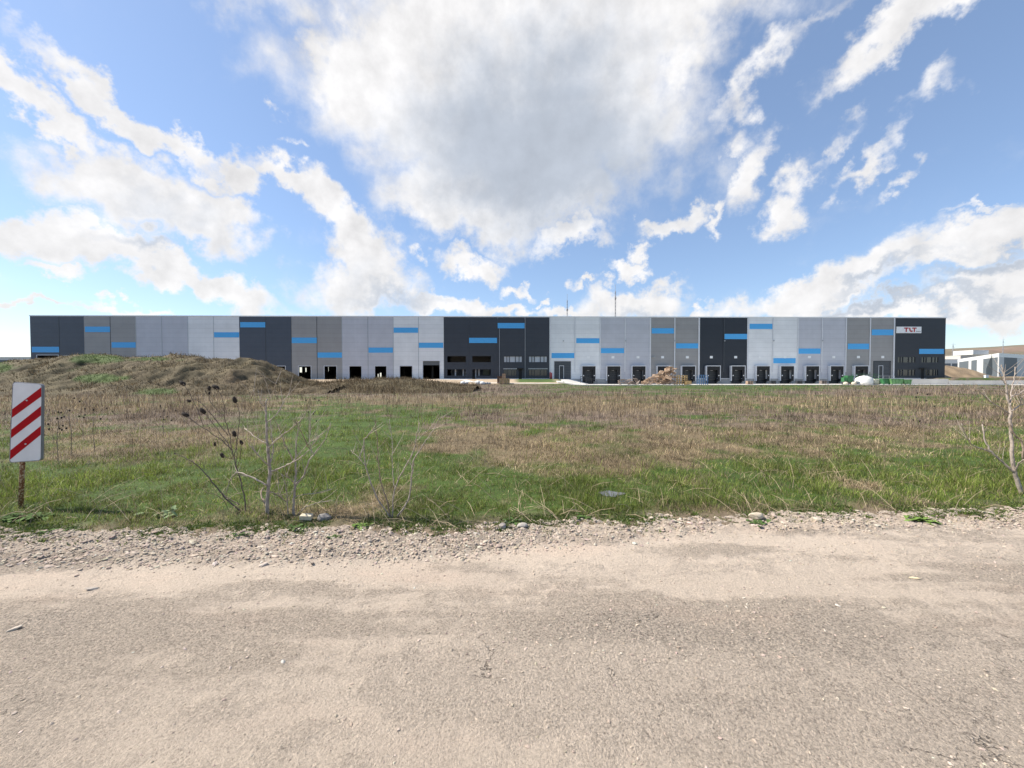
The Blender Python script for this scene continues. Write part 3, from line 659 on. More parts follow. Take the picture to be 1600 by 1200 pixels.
for a, b, k in bounds:
    m = (a+b)/2
    if (a, b) == (694, 778): m = 733
    if (a, b) == (778, 860): m = 820
    if (a, b) == (49, 133): m = 94
    for p, q in ((a, m), (m, b)):
        mb = MB(); wallboxes(mb, sx(p)+.012, sx(q)-.012, ZF, ZT, holes)
        mb.build('wall_panel', PM[k], wh)
# plinth of precast concrete below floor level, cut away at the docks
mb = MB()
ph = [(s-1.25, s+1.25, ZY-1, ZF) for s in DK]
wallboxes(mb, XL, XR, ZY-.6, ZF-.02, ph, -.06, .25); mb.build('plinth', M_CONC, wh)
cutx = sorted([(h[0], h[1]) for h in holes if h[2] <= ZF+.2]); x = XL
for a, b in cutx + [(XR, XR)]:
    if a-x > .05: MB().box(x, a, -.05, -.004, ZF-.02, ZF+.10).build('base_flashing', M_TRIM, wh)
    x = b
MB().box(XL-.06, XR+.06, -.07, .35, ZT, ZT+.22).build('parapet_cap', M_WHITE, wh)
DEP = 62
mb = MB(); wallboxes(mb, .6, DEP-.2, ZF, ZT, [])
mb2 = MB()
for z in range(1): pass
side = MB().box(XL, XL+.18, .19, DEP-.01, ZF-1.5, ZT-.01); side.build('side_wall', PM['S'], wh)
MB().box(XR-.18, XR, .19, DEP-.01, ZF-1.5, ZT-.01).build('side_wall', PM['E'], wh)
# rear wall with open doors
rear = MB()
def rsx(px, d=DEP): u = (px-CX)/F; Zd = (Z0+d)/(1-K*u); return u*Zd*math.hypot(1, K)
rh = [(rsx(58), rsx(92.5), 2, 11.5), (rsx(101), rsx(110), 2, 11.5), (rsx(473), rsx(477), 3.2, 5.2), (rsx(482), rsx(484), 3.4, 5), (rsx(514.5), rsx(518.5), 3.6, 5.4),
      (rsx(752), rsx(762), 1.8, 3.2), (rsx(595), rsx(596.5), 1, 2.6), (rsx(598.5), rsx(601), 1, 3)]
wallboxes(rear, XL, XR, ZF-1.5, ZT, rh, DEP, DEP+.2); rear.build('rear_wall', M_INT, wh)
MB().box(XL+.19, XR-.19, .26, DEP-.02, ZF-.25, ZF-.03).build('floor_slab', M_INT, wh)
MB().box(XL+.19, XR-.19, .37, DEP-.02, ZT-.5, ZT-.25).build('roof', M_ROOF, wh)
for a in range(94, 1476, 81):
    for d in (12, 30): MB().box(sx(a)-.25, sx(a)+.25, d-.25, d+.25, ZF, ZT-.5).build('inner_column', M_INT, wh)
# fire wall that closes off the finished halls
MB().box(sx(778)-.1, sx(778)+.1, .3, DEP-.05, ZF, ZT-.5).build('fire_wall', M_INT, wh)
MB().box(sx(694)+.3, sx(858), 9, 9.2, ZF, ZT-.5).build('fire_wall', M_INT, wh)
for q in (710, 722.5, 727.5, 742.5, 747.5):
    MB().box(sx(q)-.16, sx(q)+.16, 2.0, 2.4, ZF, ZF+2.9).build('inner_pillar', M_TRIM, wh)
MB().box(sx(752), sx(762.5), 8.7, 8.95, 2.0, 3.5).build('notice_board', mat('pale_board', (.5,.5,.36), .7), wh)
blue = [(51,94,541.3,550),(134.5,174,510,518.5),(175.5,213.5,534.3,542.8),(335.5,375,519,527),(376.5,416,503.3,511.4),(456.5,496,527.3,536),(496.5,535,550.5,558.7),
 (576,614.5,543,551),(615.5,654,512,520),(654.5,693,535.5,543.5),(733,777,528,536),(777.5,820,505,513.2),(861.5,897.5,551.7,559.7),(900,936.5,528.8,536.5),
 (938.5,975,544.2,552),(1017.5,1052.5,513.2,521.5),(1055.5,1091,536.8,544.7),(1131,1167,522.2,530.3),(1170,1206,506.5,514.7),(1207.5,1243,560,568),
 (1246,1281.5,545,553.2),(1323.5,1357,537.5,546.2),(1360.5,1395,515.5,524.5),(1435,1474,545.8,553.6)]
for a, b, c, d in blue: MB().box(sx(a)+.04, sx(b)-.04, -.035, -.003, zz((a+b)/2, d), zz((a+b)/2, c)).build('blue_bar', M_BLUE, wh)
# pale joint covers and downpipes
for p in (860, 898.5, 938, 976.5, 1016, 1054, 1092, 1168, 1207, 1246, 1283.5, 1321, 1358.5, 1396):
    w_ = .17 if p not in (860, 1016, 1092, 1168, 1396) else .24
    MB().box(sx(p)-w_, sx(p)+w_*.4, -.11, -.037, 2.6 if w_ < .2 else ZF+.11, ZT-.05).build('downpipe', M_TRIM, wh)
MB().box(sx(1130.3)-.09, sx(1130.3)+.09, -.11, -.037, 2.6, ZT-.05).build('downpipe', M_DOORG, wh)
for p in (780.5, 820.5): MB().box(sx(p)-.07, sx(p)+.07, -.13, -.037, ZF+.15, zz(p, 513.5) if p < 800 else ZT-.05).build('downpipe', mat('pipe_grey', (.28,.29,.31), .5), wh)
for p in (94, 174, 254, 335, 416, 496, 575.5, 654.3, 214, 295, 456, 535, 615, 694):
    MB().box(sx(p)-.05, sx(p)+.05, -.03, -.004, ZF+.11, ZT-.02).build('joint_cover', M_DOORG if p not in (254, 295, 335, 575.5, 654.3, 535, 615, 214) else M_STEEL, wh)
# frames round the rough openings of the unfinished half
for h in holes[:9]:
    fr = MB(); a, b, c, d = h
    fr.box(a-.12, a-.002, -.05, -.004, c+.12, d+.12).box(b+.002, b+.12, -.05, -.004, c+.12, d+.12).box(a-.002, b+.002, -.05, -.004, d+.002, d+.12)
    fr.build('opening_frame', M_TRIM, wh)
h = holes[8]; MB().box(h[0], h[1], .2, .26, h[3]-.95, h[3]).build('door_header', mat('metal_grey', (.12,.125,.13), .5), wh)
# black bumpers / pits below the rough openings
for h in holes[2:8]:
    MB().box(h[0]+.15, h[1]-.15, -.12, -.065, ZF-.55, ZF-.02).build('dock_buffer', M_BLACK, wh)
# windows
for (h, k) in WH:
    a, b, c, d = h; fm = M_TRIM if k == 'b' else M_DARK
    fr = MB(); fr.box(a, b, .02, .1, d-.1, d).box(a, b, .02, .1, c, c+.1).box(a, a+.1, .02, .1, c+.1, d-.1).box(b-.1, b, .02, .1, c+.1, d-.1)
    n = 5; ws = [.17, .14, .32, .2, .17]; x = a; 
    for i, q in enumerate(ws[:-1]):
        x += (b-a)*q; fr.box(x-.07, x+.07, .02, .1, c+.1, d-.1)
    wo_ = fr.build('window', M_DARK, wh)
    MB().box(a+.1, b-.1, .12, .14, c+.1, d-.1).build('pane', M_GLASS if k != 'b' else M_PALE, wo_)
    if k == 'g': MB().box(a-.1, b+.1, -.06, -.004, d+.02, d+.2).build('sill', M_STEEL, wo_)
for h in ED:
    a, b, c, d = h; do = MB().box(a, b, .05, .12, c, d-.02).build('door', M_BLACK, wh)
    MB().box(a-.35, b+.35, -1.0, -.01, d+.12, d+.24).build('canopy', M_BLACK, wh)
    MB().box(a-.1, b+.2, -.9, -.065, ZY-.1, ZF-.06).build('doorstep', M_DARK, wh)
# sectional doors with a wicket door
for h in BD:
    a, b, c, d = h; sd_ = MB()
    nsl = 7
    for i in range(nsl): z0 = c+(d-c)*i/nsl; sd_.box(a, b, .06, .12, z0+.012, c+(d-c)*(i+1)/nsl-.012)
    so_ = sd_.build('sectional_door', M_DOORG, wh)
    m = a+(b-a)*.44; f_ = MB().box(m-.55, m-.45, .02, .055, c, c+3.1).box(m+.45, m+.55, .02, .055, c, c+3.1).box(m-.45, m+.45, .02, .055, c+3.0, c+3.1)
    f_.build('wicket_frame', M_TRIM, so_); MB().box(m-.44, m+.44, .035, .055, c+.02, c+2.98).build('wicket_door', M_DARK, so_)
    MB().box(a-.16, a-.003, -.05, -.004, c+.12, d+.16).box(b+.003, b+.16, -.05, -.004, c+.12, d+.16).box(a-.003, b+.003, -.05, -.004, d+.003, d+.16).build('door_frame', M_TRIM if a > 0 and a < 60 else M_DARK, wh)
# loading docks
mglow = mat('marker_white', (.85,.85,.83), .4)
for i, s in enumerate(DK):
    Hh = 4.05
    ds = MB().box(s-1.68, s-1.58, -.75, -.066, .45, Hh).box(s+1.58, s+1.68, -.75, -.066, .45, Hh).box(s-1.58, s+1.58, -.75, -.066, Hh-.1, Hh)
    ds.box(s-1.68, s-1.54, -.80, -.752, .45, Hh+.02).box(s+1.54, s+1.68, -.80, -.752, .45, Hh+.02).box(s-1.54, s+1.54, -.80, -.752, Hh-.14, Hh+.02)
    dso = ds.build('dock_shelter', M_TRIM if i not in () else M_DOORG, wh)
    MB().box(s-1.54, s-.95, -.77, -.72, .45, Hh-.14).box(s+.95, s+1.54, -.77, -.72, .45, Hh-.14).box(s-.95, s+.95, -.77, -.72, Hh-1.0, Hh-.14).build('curtain', M_BLACK, dso)
    dd = MB()
    for k in range(5): dd.box(s-1.15, s+1.15, .08, .13, ZF+k*.51+.01, ZF+(k+1)*.51-.01)
    do = dd.build('dock_door', M_DARK, wh)
    MB().box(s-.25, s+.25, .05, .078, ZF+1.9, ZF+2.0).build('door_window', M_PALE, do)
    for sg in (-1, 1): MB().lathe([(.0, 0), (.13, .0), (.13, .06), (.0, .08)], 10).build('marker_lamp', mglow, dso).matrix_local = Matrix.Translation((s+sg*1.25, -.775, ZF+.75)) @ Matrix.Rotation(R(90), 4, 'X')
    pit = MB().box(s-1.25, s+1.25, .3, .36, ZY-.2, ZF).box(s-1.2, s+1.2, -.05, .29, ZF-.18, ZF-.02); pit.build('dock_leveller', M_DARK, wh)
    MB().box(s-1.2, s-.85, -.35, -.07, .25, .9).box(s+.85, s+1.2, -.35, -.07, .25, .9).build('dock_bumper', M_BLACK, wh)
for p in [919, 957.5, 996.5, 1035, 1073.5, 1111, 1149, 1187, 1226, 1264, 1302, 1340.5, 1378.5, 918]:
    if p == 918: continue
    MB().box(sx(p)-.33, sx(p)+.33, -.06, -.004, zz(p, 560.2), zz(p, 556.6)).build('number_plate', M_WHITE, wh)
for p, q in ((880, 533), (977, 533), (1054, 533), (1131, 533), (1207.5, 533), (1283.5, 533)):
    MB().box(sx(p)-.12, sx(p)+.12, -.3, -.004, zz(p, q)-.12, zz(p, q)+.12).build('wall_lamp', M_STEEL, wh)
MB().box(sx(1016)+.4, sx(1016)+1, -.4, -.004, zz(1016, 558.8), zz(1016, 557.8)).build('wall_lamp', M_STEEL, wh)
# sign board with lettering
WM = Matrix.Translation((0, Z0, 0)) @ Matrix.Rotation(TH, 4, 'Z')
a, b = sx(1398.3), sx(1437); c, d = zz(1417, 521.3), zz(1417, 511.3)
sg = empty('company_sign', WM @ Vector(((a+b)/2, -.05, c)), TH, 'white sign board with red capital letters high on the anthracite end wall', 'sign')
wS, hS = b-a, d-c
MB().box(-wS/2, wS/2, -.12, 0, 0, hS).build('board', M_WHITE, sg)
def letter(pts_list, x0, sc_, z0):
    m = MB()
    for p in pts_list: m.prism([(x0+u*sc_, z0+v*sc_) for u, v in p], -.16, -.125)
    return m.build('letter', M_RED, sg)
Tl = [[(0,.72),(.05,1),(.95,1),(1,.72),(.68,.78),(.32,.78)],[(.36,.779),(.64,.779),(.60,.0),(.36,0.06)]]
Ll = [[(.0,1),(.28,1),(.40,.3),(.16,.22)],[(.20,.22),(.42,.30),(.78,.42),(.86,.06),(.5,0)]]
letter(Tl, -wS*.20, hS*.70, hS*.16); letter(Ll, -wS*.005, hS*.68, hS*.16); letter(Tl, wS*.125, hS*.70, hS*.16)
mb = MB()
for i in range(9): mb.box(wS*.29+i*wS*.021, wS*.29+i*wS*.021+wS*.012, -.14, -.122, hS*.22, hS*(.29 if i % 3 else .33))
mb.build('small_lettering', M_DARK, sg)

# ------------------------------------------------------------------ yard
X0y, X1y = 12.5, 96
def YF(x): return Z0 + K*x
MB().add([(12.0,75.6,-.2),(97,75.6,-.2),(97,YF(97)-.1,-.2),(12.0,YF(12)-.1,-.2),(12.0,75.6,-.5),(97,75.6,-.5),(97,YF(97)-.1,-.5),(12.0,YF(12)-.1,-.5)],
   [(0,1,2,3),(4,5,1,0),(5,6,2,1),(7,4,0,3)]).build('concrete_yard', M_CONCL); bpy.data.objects['concrete_yard']['kind'] = 'structure'
MB().box(12, 97, 75.3, 75.58, -.4, -.08).build('kerb', M_CONCL); bpy.data.objects['kerb']['kind'] = 'structure'
# ramp up to the level door
ramp = MB(); xa, xb = 9.6, 13.9
ramp.add([(xa,YF(xa)-.1,.97),(xb,YF(xb)-.1,.97),(17.8,YF(17)-1.2,-.15),(14.5,77.5,-.16),(xa-.2,80,.45),(xa,YF(xa)-.1,-.5),(xb,YF(xb)-.1,-.5),(17.8,YF(17)-1.2,-.5),(14.5,77.5,-.5),(xa-.2,80,-.5)],
  [(0,4,3,2,1),(1,2,7,6),(2,3,8,7),(3,4,9,8),(4,0,5,9)]).build('ramp', M_CONCL); bpy.data.objects['ramp']['kind'] = 'structure'
def px3(px, py, Y): return Vector(((px-CX)/F*Y, Y, EYE+(HY-py)*Y/F))
# concrete path in front of the office
pth = MB(); pts = [(-17.5,86.2),(-11,84.5),(-9.5,81.7),(-6,79.6),(2,78.8),(9.5,78.6),(9.5,79.3),(2,79.6),(-5.5,80.5),(-8.5,82.5),(-10,85.6),(-17,87.6)]
pv = [(x_, y_, float(height(np.array([x_]), np.array([y_]))[0])+.06) for x_, y_ in pts]
n_ = len(pts); pth.add(pv, [(i, i+1, n_-2-i, n_-1-i) for i in range(n_//2-1)]); pth.build('footpath', M_CONCL); bpy.data.objects['footpath']['kind'] = 'structure'
# retaining wall at the right-hand end
rw = MB().box(xat(1413, 84), xat(1482, 84), 84, 84.35, -.3, .95).build('retaining_wall', M_CONCL); tag(rw, 'low pale concrete wall beside the green skips below the offices', 'wall')
rw2 = MB().box(xat(1482, 84)+.05, 175, 83.9, 84.3, -.3, .62).build('retaining_wall', M_CONCL); tag(rw2, 'long low pale concrete wall running to the right edge under the grass bank', 'wall')
MB().add([(97.2,75.4,-.25),(185,75.4,-.25),(185,83.88,-.25),(97.2,83.88,-.25)], [(0,1,2,3)]).build('side_road', M_CONCL); bpy.data.objects['side_road']['kind'] = 'structure'
cb = empty('utility_cabinet', px3(1540.5, 593.5, 90), 0, 'small white utility cabinet standing on the grass bank', 'cabinet')
MB().box(-.35, .35, -.25, .25, 0, 1.05).build('body', M_WHITE, cb, bevel=.02); MB().box(-.4, .4, -.3, .3, 1.052, 1.12).build('lid', M_STEEL, cb)
# red posts at the corner of the finished hall
for i, (p, h_) in enumerate(((859.7, 1.75), (861.8, 1.6))):
    Yp = fdepth(p)-1.0
    e = empty('guard_post', ((p-CX)/F*Yp, Yp, .85), 0, ('left' if i == 0 else 'right')+' one of the two red steel guard posts beside the level entrance', 'post', 'red posts by the entrance')
    MB().lathe([(.13, 0), (.13, h_-.1), (.10, h_-.02), (.04, h_)], 14).build('pole', M_RED, e, True); MB().box(-.25, .25, -.25, .25, 0, .04).build('base_plate', M_DARK, e)
# pallets
def pallet(parent_loc, rot, m, label, group, lx=1.2, ly=.8):
    e = empty('pallet', parent_loc, 0, label, 'pallet', group); e.rotation_euler = rot
    d = MB(); nb = 5
    for i in range(nb): y_ = -ly/2+(ly-.11)*i/(nb-1); d.box(-lx/2, lx/2, y_, y_+.1, .12, .144)
    d.build('deck', m, e)
    d = MB()
    for xx in (-lx/2, -.05, lx/2-.1):
        for yy in (-ly/2, -.05, ly/2-.1): d.box(xx, xx+.1, yy, yy+.1, .022, .118)
    for xx in (-lx/2, -.05, lx/2-.1): d.box(xx, xx+.1, -ly/2, ly/2, 0, .02)
    d.build('base', m, e); return e
proto = {}
def pallet_copy(key, loc, rot, label, group, m, scale=1.0):
    if key not in proto:
        e = pallet(loc, rot, m, label, group); proto[key] = e
    else:
        s_ = proto[key]; e = s_.copy(); C.objects.link(e); e.location = loc; e.rotation_euler = rot; e['label'] = label
        for ch in s_.children: c_ = ch.copy(); C.objects.link(c_); c_.parent = e
    e.scale = (scale,)*3
    return e
rp = random.Random(4)
# big untidy heap of broken pallets: base line px 1008-1062, peak near 1045
k = 0
for lay in range(7):
    half = [26, 24, 20, 16, 11, 8, 5][lay]; cpx = [1031, 1032, 1034, 1038, 1042, 1046, 1047][lay]; zc = -.2+.55*lay
    nn_ = [9, 8, 7, 6, 4, 3, 2][lay]
    for j in range(nn_):
        p = cpx - half + 2*half*(j+.5)/nn_ + rp.uniform(-2, 2); Yp = 82.5 + rp.uniform(-1.0, 1.2)*(1-lay*.1)
        lab = 'broken wooden pallet in the big untidy heap in front of the loading docks'
        pallet_copy('heap', ((p-CX)/F*Yp, Yp, zc+rp.uniform(.15, .4)), (rp.uniform(-.7, .7)+(1.2 if rp.random() < .3 else 0), rp.uniform(-.6, .6), rp.uniform(0, 3.1)), lab, 'broken pallets in the heap', M_WOOD, rp.uniform(.95, 1.25)); k += 1
for j in range(9):
    p = 978 + j*3.6 + rp.uniform(-1, 1) - 14; Yp = 82 + rp.uniform(-.8, .8); zc = -.2 + (.75 if j % 3 == 1 else .15)
    pallet_copy('low', ((p+4-CX)/F*Yp, Yp, zc+.15), (rp.uniform(-.7, .7), rp.uniform(-.7, .7), rp.uniform(0, 3)), 'greyish broken pallet in the low scatter left of the big heap', 'scattered pallets left of the heap', M_WOODG, 1.05)
def stack_rack(px0, px1, Y, nrow, m, cat, name, label, ztop):
    e = empty(name, ((px0+px1)/2*1.0/F*Y - CX/F*Y, Y, -.2), 0, label, cat)
    wd = (px1-px0)/F*Y
    nst = 5
    for i in range(nst):
        x_ = -wd/2 + wd*i/(nst-1)
        for yy in (-.45, .45): MB().box(x_-.05, x_+.05, yy-.05, yy+.05, 0, ztop*(.92+.08*((i*37) % 3)/2)).build('post', m, e)
    for j in range(nrow):
        z_ = .15 + (ztop-.3)*j/(nrow-1)
        MB().box(-wd/2-.1, wd/2+.1, -.56, -.505, z_, z_+.12).build('rail', m, e)
        if j < nrow-1: MB().box(-wd/2+.1, wd/2-.1, -.38, .38, z_, z_+.09).build('shelf', m, e)
    return e
stack_rack(1056, 1072, 82, 5, M_WOODY, 'crate stack', 'crate_stack', 'tall stack of yellowish slatted crates right of the pallet heap', 2.0)
stack_rack(1070.5, 1078, 81.2, 3, M_WOODY, 'crate stack', 'crate_stack', 'low yellow slatted crate in front of the dock beside the taller stack', .85)
stack_rack(1091, 1104, 82, 4, M_BPAL, 'rack', 'steel_rack', 'blue rack of upright bars standing between two loading docks', 2.1)
# white bags
def bag(loc, s_, label, group, m=None, seed=0):
    r_ = np.random.default_rng(seed); V = IVs*np.array([s_, s_*.85, s_*.75])*(1+.12*(r_.random((len(IVs), 1))-.5)); V[:, 2] = np.maximum(V[:, 2], -s_*.5)
    o = npmesh('bulk_bag', V, tris=IFs, mat=m or M_BAG); o.location = loc; o.location.z += s_*.5; return tag(o, label, 'bag', group)
def ico2():
    import bmesh
    b = bmesh.new(); bmesh.ops.create_icosphere(b, subdivisions=3, radius=1); v = np.array([q.co[:] for q in b.verts]); f = np.array([[w.index for w in q.verts] for q in b.faces]); b.free(); return v, f
IVs, IFs = ico2()
hgt = lambda x_, y_: float(height(np.array([x_]), np.array([y_]))[0])
for i, (p, Yp, s_, lb) in enumerate([(747, 77.5, .62, 'large white bulk bag at the left of the row before the office'), (753.5, 77.2, .5, 'smaller white bulk bag just right of the largest one'),
     (729, 78.5, .42, 'flat white bag lying alone left of the bulk bags'), (723, 78.2, .5, 'crumpled white bag leftmost on the bare soil')]):
    x_ = xat(p, Yp); bag((x_, Yp, hgt(x_, Yp)), s_, lb, 'white bags on the bare soil', seed=i)
for i, (p, s_) in enumerate(((757.5, .35), (761, .38), (764.5, .34))):
    Yp = 77.6; x_ = xat(p, Yp); bag((x_, Yp, hgt(x_, Yp)), s_, ['leftmost', 'middle', 'rightmost'][i]+' of three small grey sacks right of the white bulk bags', 'grey sacks', m=mat('grey_sack', (.3,.3,.3), .9), seed=10+i)
def crate(px, Y, w_, h_, m, label, lid=None):
    x_ = xat(px, Y); e = empty('crate', (x_, Y, hgt(x_, Y)), rp.uniform(-.1, .1), label, 'crate')
    d = MB().box(-w_/2+.05, w_/2-.05, -w_/2+.05, w_/2-.05, .15, h_)
    d.build('body', m, e)
    s_ = MB()
    for i in range(4): x2_ = -w_/2 + (w_-.12)*i/3; s_.box(x2_, x2_+.12, -w_/2, -w_/2+.045, .12, h_+.01)
    s_.box(-w_/2, w_/2, -w_/2, w_/2, .04, .118); s_.build('slats', lid or m, e); return e
crate(781, 79.5, 1.0, 1.5, mat('brown_board', (.13,.07,.045), .8), 'dark brown crate left of the yellow ones on bare soil')
crate(784.5, 78.0, 1.1, 1.15, M_WOODY, 'left one of two yellow wooden crates before the office', M_WOOD)
crate(791, 78.0, 1.3, 1.15, M_WOODY, 'right one of two yellow wooden crates before the office', M_WOOD)
crate(787.5, 79.3, .7, 2.0, M_WOOD, 'narrow tall brown crate standing behind the yellow crates')
# small pallets by the plinth
for i, (p, mm, lb) in enumerate(((1171, M_WOOD, 'wooden pallet stack lying by the plinth below a white wall'), (1207, M_DARK, 'left one of two dark grey pallet boxes against the plinth'), (1248, M_DARK, 'right one of two dark grey pallet boxes against the plinth'), (1286, M_WOODG, 'brownish pallet stack by the plinth below a silver wall'))):
    Yp = 88.5 if i else 84; x_ = xat(p, Yp); e = empty('pallet_stack', (x_, Yp, -.2), 0, lb, 'pallet stack')
    for j in range(5): d = MB().box(-.6, .6, -.4, -.32, j*.15, j*.15+.02).box(-.6, .6, -.4, .4, j*.15+.1, j*.15+.13).box(-.6, -.45, -.39, .39, j*.15+.021, j*.15+.099).box(.45, .6, -.39, .39, j*.15+.021, j*.15+.099).box(-.07, .07, -.39, .39, j*.15+.021, j*.15+.099); d.build('pallet_layer', mm, e)
# green skips, tank, machine, railing at the right
def skip(p0, p1, Y, h_, m, label):
    w_ = (p1-p0)/F*Y; x_ = xat((p0+p1)/2, Y); e = empty('skip', (x_, Y, -.2), 0, label, 'skip', 'green skips in the yard')
    b = MB().prism([(-w_/2+.18, .1), (w_/2-.18, .1), (w_/2, h_), (-w_/2, h_)], -.8, .8); b.build('body', m, e)
    MB().box(-w_/2-.05, w_/2+.05, -.86, -.802, h_-.12, h_+.02).box(-w_/2-.05, w_/2+.05, .802, .86, h_-.12, h_+.02).build('rim', m, e)
    r_ = MB()
    for i in range(4): x2_ = -w_/2+.3+(w_-.6)*i/3; r_.box(x2_-.04, x2_+.04, -.85, -.803, .15, h_-.13)
    r_.build('rib', m, e)
    for sg_ in (-1, 1): MB().lathe([(.0, -.05), (.12, -.05), (.12, .05), (0, .05)], 12).build('wheel', M_BLACK, e).matrix_local = Matrix.Translation((sg_*(w_/2-.3), -.7, .12)) @ Matrix.Rotation(R(90), 4, 'X')
    return e
skip(1374, 1386.5, 82, 1.25, M_GREEN, 'dark green skip, leftmost of the skips below the doorway')
skip(1386.8, 1406, 81.5, 1.2, M_GREENL, 'light green widest skip in the middle of the skips')
skip(1407, 1419, 81.5, 1.05, M_GREENL, 'rightmost rounded green skip next to the pale concrete wall')
x_ = xat(1350, 83); tk = empty('water_tank', (x_, 83, -.2), 0, 'white domed tank standing left of the green skips', 'tank')
MB().lathe([(1.5, 0), (1.55, .3), (1.5, 1.1), (1.3, 1.4), (.8, 1.72), (.3, 1.85), (.02, 1.87)], 28).build('body', mat('tank_plastic', (.62,.62,.58), .5), tk, True)
MB().lathe([(1.58, .28), (1.6, .3), (1.58, .34)], 28).build('band', M_STEEL, tk); MB().lathe([(.25, 1.84), (.25, 1.98), (.02, 2.0)], 16).build('lid', M_STEEL, tk)
x_ = xat(1326, 83); gmach = empty('wrapping_machine', (x_, 83, -.2), 0, 'dark green machine with a hopper left of the white tank', 'machine')
MB().prism([(-.5, .5), (.5, .5), (.7, 1.9), (-.7, 1.9)], -.5, .5).build('hopper', M_GREEN, gmach); MB().box(-1.3, -.6, -.4, .4, .6, 1.5).build('engine_box', M_GREEN, gmach)
for q in (-1.2, -.2, .5): MB().box(q-.06, q+.06, -.3, .3, 0, .62).build('leg', M_DARK, gmach)
for i, p in enumerate((1321.5, 1334)):
    x_ = xat(p, 82.2); bag((x_, 82.2, -.2), .45, ['left', 'right'][i]+' cream sack lying beside the dark green machine', 'cream sacks', m=mat('cream_sack', (.6,.52,.4), .9), seed=30+i)
tk2 = empty('liquid_container', (xat(1367, 82.5), 82.5, -.2), 0, 'cream cubic liquid container between the white tank and the skips', 'container')
MB().box(-.5, .5, -.5, .5, .15, 1.15).build('tank', mat('cream_plastic', (.62,.6,.46), .5), tk2, bevel=.06); MB().box(-.55, .55, -.55, .55, 0, .14).build('pallet_base', M_DARK, tk2)
cg = MB()
for q in np.linspace(-.53, .53, 6): cg.box(q-.012, q+.012, -.55, -.526, .15, 1.18)
for q in (.4, .75, 1.15): cg.box(-.55, .55, -.58, -.552, q, q+.024)
cg.build('cage', M_STEEL, tk2)
rl = empty('railing', (xat(1352, 87), 87, -.2), 0, 'green handrail on posts running in front of the last dock', 'railing')
L0, L1 = -3.0, 3.2
for q in np.linspace(L0, L1, 6): MB().tube([(q, 0, 0), (q, 0, 2.25)], .04).build('post', M_GREEN, rl)
for z_ in (1.7, 2.22): MB().tube([(L0, 0, z_), (L1, 0, z_)], .03).build('rail', M_GREEN, rl)
rl2 = empty('railing', (xat(1385, 86), 86, .9-.4), 0, 'pale handrail in front of the dark sectional door', 'railing')
for q in (-1.8, -.6, .6, 1.8): MB().tube([(q, 0, -.7), (q, 0, 1.1)], .03).build('post', M_STEEL, rl2)
for z_ in (.6, 1.1): MB().tube([(-1.8, 0, z_), (1.8, 0, z_)], .03).build('rail', M_STEEL, rl2)
rl3 = empty('railing', (xat(921, 87), 87, 0), 0, 'dark handrail sloping down beside the entrance ramp', 'railing')
MB().tube([(-2.0, 0, 1.6), (1.7, 0, .75)], .05).build('rail', M_DARK, rl3); MB().tube([(-2.0, 0, 1.15), (1.7, 0, .3)], .04).build('rail', M_DARK, rl3)
for q in (-2, -.7, .5, 1.7): MB().tube([(q, 0, -.3), (q, 0, 1.6-(q+2)*.23)], .04).build('post', M_DARK, rl3)

# ------------------------------------------------------------------ masts, pylons, far buildings
def lattice(name, px, ytop, Y, w0, w1, label, cat, group=None, arms=(), ndiv=26, th=.05, dark=None):
    x_ = xat(px, Y); H_ = EYE + (HY-ytop)*Y/F
    e = empty(name, (x_, Y, 0), 0, label, cat, group); m = MB(); w = lambda t_: w0+(w1-w0)*t_
    for a_, b_ in ((-1,-1),(1,-1),(1,1),(-1,1)): m.tube([(a_*w0, b_*w0, 0), (a_*w1, b_*w1, H_*.93)], th, 4)
    for i in range(ndiv):
        t0, t1 = i/ndiv, (i+1)/ndiv
        for (a0, b0), (a1, b1) in (((-1,-1),(1,-1)),((1,-1),(1,1)),((1,1),(-1,1)),((-1,1),(-1,-1))):
            m.tube([(a0*w(t0), b0*w(t0), H_*.93*t0), (a1*w(t1), b1*w(t1), H_*.93*t1)], th*.6, 3)
    m.build('lattice', dark or M_MAST, e)
    MB().tube([(0, 0, H_*.93), (0, 0, H_)], th*1.2, 5).build('tip', dark or M_MAST, e)
    for z_, l_ in arms:
        MB().tube([(-l_, 0, H_*z_-.5), (-l_*.5, 0, H_*z_+.3), (0, 0, H_*z_+.6), (l_*.5, 0, H_*z_+.3), (l_, 0, H_*z_-.5)], th*1.3, 4).build('arm', dark or M_MAST, e)
    return e
for p, yt, lb, ap in ((886, 460, 'shorter thin lattice radio mast rising behind the roof, left of the other', .80), (961, 445, 'taller thin lattice radio mast rising behind the roof, right of the other', .84)):
    e = lattice('radio_mast', p, yt, 330, .45, .3, lb, 'mast', 'radio masts behind the warehouse', th=.1)
    H_ = EYE + (HY-yt)*330/F
    MB().lathe([(.1, 0), (.8, .2), (.8, 1.6), (.1, 1.8)], 10, (0, 0, H_*ap)).build('antenna_drum', M_MAST, e)
M_PY = mat('pylon_steel', (.42,.43,.46), .7)
lattice('pylon', 1488, 536, 1350, 3.0, .8, 'left power pylon standing on the brown hill', 'pylon', 'pylons on the hill', ((.95, 9), (.86, 7)), 10, .3, M_PY)
lattice('pylon', 1566, 528, 1500, 2.6, .7, 'right power pylon standing on the hill crest', 'pylon', 'pylons on the hill', ((.95, 6), (.86, 8)), 10, .25, M_PY)
